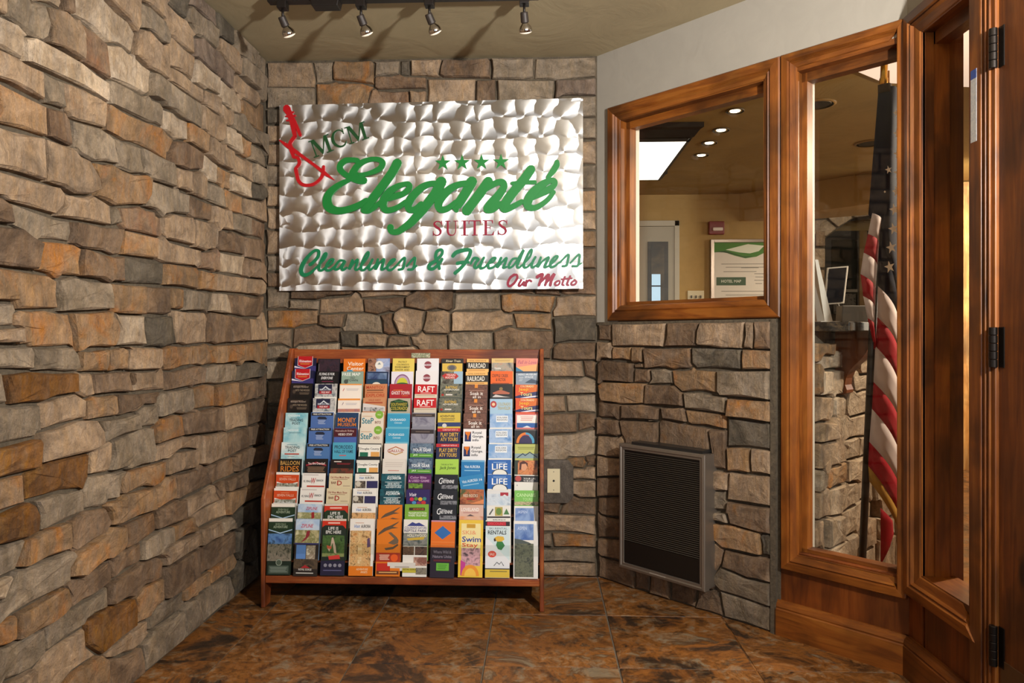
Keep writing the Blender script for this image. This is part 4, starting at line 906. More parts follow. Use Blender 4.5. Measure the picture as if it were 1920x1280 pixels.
def poly(m,pts,th=.005,base=0):
    n=len(pts); A=sum(pts[i][0]*pts[(i+1)%n][1]-pts[(i+1)%n][0]*pts[i][1] for i in range(n))
    if A<0: pts=pts[::-1]
    m.add([SP(a,base+th,b) for a,b in pts]+[SP(a,base,b) for a,b in pts],[tuple(range(n))]+[(q,n+q,n+(q+1)%n,(q+1)%n) for q in range(n)])
cur=None; m=None; colr=None; done=[]
def flush():
    if m is None: return
    nm='violin_emblem' if cur=='violin' else 'letter'
    m.build(nm,SIGNC[colr],sign)
for idx,ln in enumerate(SIGN_STROKES.strip().split('\n')):
    p=ln.split(); P=[tuple(float(q)/10000 for q in s.split(',')) for s in p[2:]]
    newl=(p[0],p[1])!=(cur,colr) or (p[0] in 'sS' and len(P)>2)
    if newl:
        flush(); m=MB(); cur,colr=p[0],p[1]
    stroke(m,P,.007 if p[1]=='green' else .0045,.0002*(idx%5),flat_ends=(p[0] in('l','t','n','g','a') and p[1]=='green' and False))
flush()
for k in range(4):
    cx=.7774+k*.0903; cy=.587; m=MB(); pts=[]
    for q in range(10):
        r=.0375 if q%2==0 else .0145; a=math.pi/2+q*math.pi/5; pts.append((cx+r*math.cos(a),cy+r*math.sin(a)))
    # triangulated star: centre fan
    m.add([SP(a,.005,b) for a,b in pts]+[SP(a,0,b) for a,b in pts]+[SP(cx,.005,cy)],[(q,(q+1)%10,20) for q in range(10)]+[(q,10+q,10+(q+1)%10,(q+1)%10) for q in range(10)])
    m.build('star',SIGNC['green'],sign)
# serif capitals, drawn in a unit-high box
GL={'S':(.66,[('s',[(.60,.80,.05),(.50,.93,.06),(.32,.965,.07),(.16,.88,.10),(.13,.74,.13),(.28,.58,.15),(.46,.46,.15),(.55,.28,.13),(.48,.11,.09),(.32,.035,.07),(.14,.08,.06),(.05,.22,.05)]),('p',[(.58,.70),(.63,.70),(.63,1.0),(.59,1.0)]),('p',[(.03,.0),(.07,.0),(.08,.32),(.03,.32)])]),
'U':(.86,[('s',[(.17,.95,.13),(.17,.6,.13),(.17,.3,.13),(.24,.1,.11),(.42,.03,.07),(.6,.08,.055),(.69,.28,.055),(.69,.6,.055),(.69,.95,.055)]),('p',[(0,.955),(.34,.955),(.34,1),(0,1)]),('p',[(.55,.955),(.84,.955),(.84,1),(.55,1)])]),
'I':(.42,[('p',[(.14,0),(.28,0),(.28,1),(.14,1)]),('p',[(0,0),(.42,0),(.42,.045),(0,.045)]),('p',[(0,.955),(.42,.955),(.42,1),(0,1)])]),
'T':(.76,[('p',[(.31,0),(.45,0),(.45,1),(.31,1)]),('p',[(.2,0),(.56,0),(.56,.045),(.2,.045)]),('p',[(0,.945),(.76,.945),(.76,1),(0,1)]),('p',[(0,.76),(.035,.76),(.07,1),(0,1)]),('p',[(.725,.76),(.76,.76),(.76,1),(.69,1)])]),
'E':(.7,[('p',[(.11,0),(.25,0),(.25,1),(.11,1)]),('p',[(0,0),(.62,0),(.62,.05),(0,.05)]),('p',[(0,.95),(.6,.95),(.6,1),(0,1)]),('p',[(.2,.48),(.46,.48),(.46,.53),(.2,.53)]),('p',[(.43,.39),(.46,.39),(.46,.62),(.43,.62)]),('p',[(.56,.78),(.6,.78),(.6,1),(.5,1)]),('p',[(.52,0),(.64,0),(.68,.25),(.64,.25)])]),
'C':(.92,[('s',[(.84,.78,.06),(.72,.93,.06),(.52,.97,.07),(.28,.86,.12),(.14,.6,.16),(.16,.32,.16),(.34,.1,.12),(.56,.03,.08),(.76,.09,.06),(.88,.24,.05)]),('p',[(.82,.68),(.87,.68),(.87,1.0),(.83,1.0)])]),
'M':(1.16,[('p',[(.12,0),(.18,0),(.18,.97),(.12,.97)]),('p',[(.86,0),(1.02,0),(1.02,1),(.86,1)]),('p',[(.10,1),(.30,1),(.62,.22),(.52,.0)]),('p',[(.52,.0),(.60,.1),(.94,1),(.86,1)]),('p',[(0,0),(.3,0),(.3,.05),(0,.05)]),('p',[(.74,0),(1.14,0),(1.14,.05),(.74,.05)]),('p',[(0,.95),(.2,.95),(.2,1),(0,1)]),('p',[(.9,.95),(1.14,.95),(1.14,1),(.9,1)])])}
def glyph(ch,u0,v0,wd,h,col,ang=0):
    W_,ops=GL[ch]; ca,sa=math.cos(ang),math.sin(ang)
    T_=lambda x,y:(u0+(x/W_*wd)*ca-(y*h)*sa, v0+(x/W_*wd)*sa+(y*h)*ca)
    m=MB()
    for i,(k,pts) in enumerate(ops):
        if k=='p': poly(m,[T_(x,y) for x,y in pts],.004,.0001*i)
        else: stroke(m,[T_(x,y)+(w_*h,) for x,y,w_ in pts],.004,.0001*i,True)
    m.build('letter',SIGNC[col],sign)
for ch,x0,x1 in (('S',.729,.776),('U',.789,.850),('I',.863,.896),('T',.898,.955),('E',.964,1.019),('S',1.032,1.079)): glyph(ch,x0,.2496,x1-x0,.0695,'maroon')
an=math.atan2(.6549-.6216,.2634-.1696)
glyph('M',.1675,.6225,.103,.082,'dark',an); glyph('C',.261,.6585,.074,.083,'dark',an*.9); glyph('M',.3365,.6825,.1,.082,'dark',an*.85)
# ================================================================= BROCHURE RACK
RX0,RX1=-1.159,.013
rack=empty('brochure_rack',((RX0+RX1)/2,3.12,0),'sloping oak brochure rack full of leaflets on the slate floor','rack')
side=[(2.925,0),(2.925,.45),(3.262,1.068),(3.335,1.068),(3.335,0),(3.22,0),(3.19,.08),(3.0,.08),(2.985,0)]
for x in (RX0,RX1-.018): MB().prism(side,'x',x,x+.018).build('side_panel',RK['z'],rack,bev=.004)
xi0,xi1=RX0+.018,RX1-.018
MB().box(xi0,xi1,3.275,3.293,1.0,1.064).build('top_rail',RK['x'],rack,bev=.003)
MB().box(xi0,xi1,2.927,2.946,.102,.134).build('bottom_rail',RK['x'],rack,bev=.004)
MB().box(xi0,xi1,2.946,3.31,.106,.120).build('bottom_shelf',RK['x'],rack)
MB().prism([(3.0,.106),(3.318,.80),(3.318,1.06),(3.33,1.06),(3.33,.106)],'x',xi0,xi1).build('back_board',flat('#20140c',.8),rack)
YT=[2.955+k*.0282 for k in range(12)]
ZT=[.3635,.4188,.4775,.5375,.5941,.6588,.7201,.7849,.8462,.9086,.9649,1.0222]
LEAN=math.radians(9); BH=.228
for k in range(1,12):
    z=ZT[k]-BH*math.cos(LEAN); y=YT[k]-BH*math.sin(LEAN)
    MB().box(xi0,xi1,y-.003,y+.024,z-.008,z-.002).build('tier_shelf',RK['x'],rack)
MB().box(xi0,xi1,2.9295,2.9315,.225,.269).build('acrylic_retainer',GLASS,rack)
MB().box(-.593,-.507,3.2705,3.2745,1.026,1.047).build('name_tag',photo('#c8bfa4','#6e7a5a','#d8d0b8',120),rack)
PITCH=(xi1-xi0)/10
# text meshes from the built-in font
def text_mesh(s,shear=0,bold=.0,space=1.0):
    cu=bpy.data.curves.new('t','FONT'); cu.body=s; cu.size=1; cu.shear=shear; cu.offset=bold; cu.align_x='CENTER'; cu.space_line=.9; cu.resolution_u=2; cu.space_character=space
    o=bpy.data.objects.new('t',cu); COL.objects.link(o); dg=bpy.context.evaluated_depsgraph_get(); me=bpy.data.meshes.new_from_object(o.evaluated_get(dg))
    bpy.data.objects.remove(o); v=[p.co.copy() for p in me.vertices]; f=[tuple(p.vertices) for p in me.polygons]; bpy.data.meshes.remove(me); bpy.data.curves.remove(cu); return v,f
TC={}
def text_fit(s,x0,y0,x1,y1,shear=0,bold=.012):
    k=(s,shear,bold)
    if k not in TC: TC[k]=text_mesh(s,shear,bold)
    v,f=TC[k]
    if not v: return [],[]
    a=min(p.x for p in v);b=max(p.x for p in v);c=min(p.y for p in v);d=max(p.y for p in v)
    return [(x0+(p.x-a)/(b-a)*(x1-x0), y0+(p.y-c)/(d-c)*(y1-y0)) for p in v],f
ORD=['top','second','third','fourth','fifth','sixth','seventh','eighth','ninth','tenth','eleventh','bottom']
ORDC=['leftmost','second','third','fourth','fifth','sixth','seventh','eighth','ninth','rightmost']
def brochure(col,row,look,base,ops,width=100,thick=.006,tilt=0,dx=0,dz=0):
    k=11-row; rng=random.Random(col*31+row); cx=xi0+PITCH*(col+.5)+rng.uniform(-.002,.002)+dx; ty=YT[k]; tz=ZT[k]+rng.uniform(-.002,.003)+dz
    cl,sl=math.cos(LEAN),math.sin(LEAN); roll=math.radians(tilt+rng.uniform(-.6,.6)); cr,sr=math.cos(roll),math.sin(roll)
    def B(x,o,y):  # x mm across (0..width), y mm down from the top edge, o metres out of the face
        px=(x-width/2)/1000; d=-y/1000; qx=px*cr-d*sr; qz=px*sr+d*cr
        return (cx+qx, ty+qz*sl-o*cl, tz+qz*cl+o*sl)
    m=MB().add([B(x,o,y) for o in(0,-thick) for y in(0,BH*1000) for x in(0,width)],[(0,2,3,1),(4,5,7,6),(0,1,5,4),(2,6,7,3),(0,4,6,2),(1,3,7,5)])
    ob=m.build('brochure',base if not isinstance(base,str) else flat(base,.4))
    rowtxt={'top':'top row','bottom':'bottom row'}.get(ORD[row],ORD[row]+' row from top')
    coltxt={'leftmost':'leftmost column','rightmost':'rightmost column'}.get(ORDC[col],ORDC[col]+' column from left')
    tag(ob,'%s brochure in rack, %s, %s'%(look,rowtxt,coltxt),'brochure','brochures in the oak rack')
    for i,op in enumerate(ops):
        o=.00018*(i+1); t=op[0]; m=MB()
        if t=='T':
            _,s,x0,y0,x1,y1,c=op[:7]; sh=op[7] if len(op)>7 else 0
            v,f=text_fit(s,x0,y1,x1,y0,sh,.014)
            m.add([B(x,o,y) for x,y in v],f); m.build('printed_lettering',flat(c,.4),ob)
        elif t in('R','N'):
            _,x0,y0,x1,y1=op[:5]; m.add([B(x0,o,y1),B(x1,o,y1),B(x1,o,y0),B(x0,o,y0)],[(0,1,2,3)])
            m.build('printed_panel' if t=='R' else 'printed_photo',flat(op[5],.4) if t=='R' else photo(op[5],op[6],op[7],op[8] if len(op)>8 else 45),ob)
        elif t=='E':
            _,x,y,rx,ry,c=op[:6]; a0=op[6] if len(op)>6 else 0; a1=op[7] if len(op)>7 else 360; n=28; pts=[(x+rx*math.cos(math.radians(a0+(a1-a0)*q/n)),y-ry*math.sin(math.radians(a0+(a1-a0)*q/n))) for q in range(n+1)]
            m.add([B(x,o,y)]+[B(a,o,b) for a,b in pts],[(0,q+1,q+2) for q in range(n)]); m.build('printed_emblem',flat(c,.4),ob)
        elif t=='P':
            pts=op[1]; A=sum(pts[q][0]*-pts[(q+1)%len(pts)][1]+pts[(q+1)%len(pts)][0]*pts[q][1] for q in range(len(pts)))
            if A<0: pts=pts[::-1]
            m.add([B(a,o,b) for a,b in pts],[tuple(range(len(pts)))]); m.build('printed_shape',flat(op[2],.4),ob)
        elif t=='L':   # printed line of body copy
            _,x0,y0,x1,y1,c=op[:6]; n=int(op[6]) if len(op)>6 else 2; hh=(y1-y0)/(2*n-1)
            for q in range(n): m.add([B(x0+(q%2)*2,o,y0+2*q*hh+hh),B(x1-(q%3)*3,o,y0+2*q*hh+hh),B(x1-(q%3)*3,o,y0+2*q*hh),B(x0+(q%2)*2,o,y0+2*q*hh)],[(0,1,2,3)])
            m.build('printed_copy',flat(c,.5),ob)
    return ob
T,R_,N_,E_,P_,L_='T','R','N','E','P','L'
WH='#e8e4dc'
def shield(y): return [(P_,[(14,y-8),(84,y-8),(84,y+34),(50,y+48),(14,y+34)],'#e6d8d8'),(P_,[(16,y-8),(82,y-8),(82,y+33),(50,y+46),(16,y+33)],'#b8141e'),(T,'Rhinestoo',22,y+8,78,y+20,'#f2e6e6'),(L_,26,y+24,72,y+30,'#d8843a',2)]
sh_=[(R_,0,36,100,60,'#3a3470'),(P_,[(0,36),(50,50),(0,44)],'#e0d8e0')]+shield(0)
esc=lambda t1:[(R_,6,5,94,52,'#1c1512'),(L_,18,10,70,14,'#6a5a4c',1),(T,t1,14,12,82,22,'#a8988a'),(T,'INTO THE WOODS',24,27,88,36,'#94836f'),(L_,42,42,88,50,'#6c5c4c',2),(E_,18,38,7,9,'#4a3e34')]
mtn=[(N_,0,0,100,60,'#6f7a80','#c8c4c0','#40484c'),(R_,14,3,78,44,'#20233e'),(P_,[(28,28),(48,10),(72,28),(66,28),(48,16),(34,28)],'#d8dce0'),(T,'MOUNTAIN',22,22,74,31,'#c8ccd4'),(R_,20,33,76,46,'#a8222c'),(T,'FREE MAP',30,35,68,42,'#f0e0dc')]
fl_=[(R_,2,3,98,15,'#1c1a1c'),(T,'FREE ATTRACTION',10,5,90,12,'#e6e2da'),(P_,[(28,26),(36,19),(64,20),(72,27),(70,32),(32,31)],'#22283a'),(L_,32,34,66,52,'#a8b4d0',4)]
step=[(E_,80,10,18,18,'#7fae3a'),(T,'FREE',72,7,88,13,'#d8e8b0'),(T,'SteP',4,24,56,50,'#0d7a8c'),(T,'INTO',62,38,88,50,'#7a3a2a'),(L_,6,16,50,18,'#c89a6a',1)]
dug=[(R_,0,4,100,16,'#e4e0d6'),(R_,4,16,96,56,'#f0ece2'),(T,'Douglas County',8,18,92,30,'#2a2a2e'),(R_,8,38,44,56,'#1e6a50'),(R_,56,36,94,56,'#e0a458')]
aur=[(T,'Visit',18,12,38,22,'#3a6ab0',.3),(T,'AURORA',42,12,82,22,'#1c1a20'),(L_,18,6,70,8,'#b88a6a',1),(N_,2,30,46,60,'#8a7a6a','#2c2624','#c8b8a0'),(E_,14,42,11,11,'#c8c0b0'),(R_,50,30,98,60,'#2e2c58'),(R_,46,28,50,60,'#ece8e0')]
dura=[(R_,0,4,100,60,'#3a9ac0'),(T,'DURANGO',14,24,82,34,'#dcecf0'),(T,'Colorado',32,38,66,46,'#c8e2ea',.3)]
dive=[(N_,0,0,100,60,'#0e3c48','#1a5a66','#0c2c38',20),(T,'ADVENTURE',26,8,80,16,'#cfe0e2'),(T,'AQUARIUM',24,14,84,26,'#eef4f4'),(R_,16,34,88,36,'#cfe0e2'),(T,'DIVE INTO',28,38,78,47,'#e4eeee'),(R_,16,48,88,50,'#cfe0e2'),(T,'ADVENTURE',20,52,86,60,'#dfe8e8')]
gear=[(N_,0,0,100,44,'#2a3c5c','#6f8498','#1c2c48'),(T,'WE HAVE',38,16,70,22,'#dfe4ea'),(T,'YOUR GEAR',12,22,92,35,'#f2f4f6'),(R_,0,44,100,60,'#5a9a34'),(T,'JAX',14,46,34,56,'#eaf2dc'),(L_,40,50,92,53,'#b8d890',1)]
raft=[(R_,0,0,100,44,'#c0121c'),(T,'RAFT',14,8,90,34,'#f4eeec'),(L_,26,37,74,40,'#e8b0a8',1),(L_,8,48,92,52,'#b8a890',1)]
chey=[(T,'C',18,14,36,40,'#e8e8ea',.25),(T,'HEYENNE',30,22,84,36,'#f0f0f2',.15),(N_,30,44,100,60,'#14161e','#8a8a90','#0c0e14',60),(L_,34,18,54,20,'#a8a8ac',1)]
jeep=[(P_,[(40,0),(100,0),(100,40),(60,34)],'#d86a10'),(P_,[(0,60),(0,52),(60,36),(100,30),(100,60)],'#23225a'),(P_,[(20,60),(60,52),(100,48),(100,54),(50,60)],'#dcdce8'),(T,'COLORADO',22,3,82,12,'#f2e2a8'),(T,'Jeep',14,13,58,32,'#f0b81c'),(T,'Tours',22,34,74,50,'#f2dc88')]
soak=[(N_,0,0,100,60,'#4a2c22','#7a5040','#5c3a2e',70),(R_,42,0,56,16,'#e08a30'),(L_,16,26,84,29,'#a88070',1),(T,'Soak it',22,33,80,48,'#f2e8e0'),(T,'all in',34,50,70,62,'#efe4dc')]
rgi=[(R_,6,12,34,54,'#1f2a5c'),(P_,[(8,12),(32,12),(28,26),(24,30),(22,48),(18,44),(17,28),(10,22)],'#e07818'),(T,'Royal',40,10,80,24,'#23262e'),(T,'Gorge.',40,26,90,40,'#23262e'),(T,'info',40,42,68,53,'#23262e')]
rgr=[(N_,0,0,100,60,'#5f8fc8','#a8c0e0','#7aa4d4',18),(R_,28,8,80,36,'#e8ecf0'),(T,'ROYAL GORGE',32,12,76,20,'#4a5058'),(T,'REGION',32,22,76,30,'#6a7078')]
life=[(R_,0,0,100,60,'#2763b0'),(L_,24,9,78,12,'#8ab0dc',1),(T,'LIFE',18,16,84,42,'#f0f2f2'),(E_,52,62,34,24,'#23303c',0,180),(E_,52,62,30,21,'#e4e2da',0,180)]
atv=[(R_,0,0,100,14,'#c0202a'),(T,'COME PLAY WITH US',22,4,90,10,'#f0d8d4'),(T,'PLAY DIRTY',14,19,92,36,'#e8b848'),(T,'ATV TOURS',14,40,90,56,'#e8b848')]
rail=[(R_,0,0,100,16,'#e8b468'),(T,'ROYAL GORGE ROUTE',12,6,88,12,'#8a5a2c'),(T,'RAILROAD',8,20,86,42,'#f2ece0'),(R_,0,46,100,60,'#e8b468'),(L_,10,50,84,54,'#c88a44',1)]
rapid=[(N_,0,0,100,60,'#3c4640','#7a7866','#26302e',60),(T,'RAFTING',24,10,78,22,'#d8b040',.25),(T,'ADVENTURES',16,23,86,30,'#e8e4d8',.25),(E_,12,50,6,5,'#a8281e'),(L_,26,46,56,52,'#dcd4cc',1)]
flw=[(L_,6,6,70,9,'#b8aca8',1),(T,'FLYING',6,30,40,39,'#23252e',.2),(T,'W',40,20,60,44,'#b01e28',.2),(T,'RANCH',62,26,92,35,'#23252e',.2),(R_,22,52,98,58,'#b83a2a')]
bard=[(T,'Old West Music Show',6,12,88,21,'#8a1e1e'),(L_,16,24,80,26,'#9a7a5a',1),(T,'BAR',10,34,32,44,'#6a2a20'),(T,'D',36,30,56,50,'#a81c1c'),(L_,62,50,92,54,'#b8a488',1)]
fall=[(R_,0,10,100,60,'#c8481c'),(L_,30,18,66,20,'#e09a70',1),(T,'SEVEN FALLS',14,24,86,34,'#e4b49a'),(P_,[(4,40),(50,52),(96,40),(96,60),(4,60)],'#e8e0d8'),(N_,4,46,96,60,'#3c3a38','#8a8a78','#c8ccc8',70)]
zip1=[(N_,0,0,100,34,'#8fb0d4','#c8d4e0','#a8c0dc',14),(T,'ZIPLINE',34,12,84,24,'#b8284a',.25),(N_,0,34,100,60,'#b8ac80','#8a8a58','#d0c8a0',40),(P_,[(58,34),(70,32),(72,56),(60,60)],'#9a2a2a')]
seva=[(R_,0,0,100,14,'#e8e2d6'),(P_,[(0,14),(100,14),(100,44),(50,58),(0,44)],'#1e3420'),(T,'SEVEN FALLS',28,20,72,28,'#8a9a80'),(T,'ADVENTURE',20,30,80,40,'#a0ae94'),(P_,[(0,44),(50,58),(100,44),(100,48),(50,62),(0,48)],'#a8c4dc')]
epic=[(R_,0,0,100,10,'#d8c8b8'),(R_,0,8,100,26,'#c8321c'),(P_,[(0,26),(0,34),(12,26)],'#c8321c'),(P_,[(100,26),(100,40),(86,26)],'#c8321c'),(L_,24,14,74,19,'#f0c8b8',1),(T,'LIFE IS',26,32,68,44,'#eceae4'),(T,'EPIC HERE',16,47,80,60,'#eceae4')]
aurt=[(L_,22,12,64,14,'#c8885a',1),(T,'Visit',18,17,40,28,'#4a7ac0',.3),(T,'AURORA',44,17,82,28,'#26242c'),(N_,0,34,100,60,'#c88a50','#dcb07a','#7a5630',80)]
liz=[(P_,[(30,36),(60,24),(92,8),(88,14),(66,30),(90,34),(62,38),(40,46),(10,56),(16,48)],'#5c4c3c'),(P_,[(50,56),(74,60),(98,60),(60,52)],'#5c4c3c')]
asp=[(R_,0,0,100,12,'#e8e6e2'),(N_,4,8,82,60,'#4a6cae','#8aa4d0','#5c7cb8',12),(R_,82,6,100,60,'#dcdad6'),(T,'ASPEN',16,18,54,30,'#c4d2ec')]
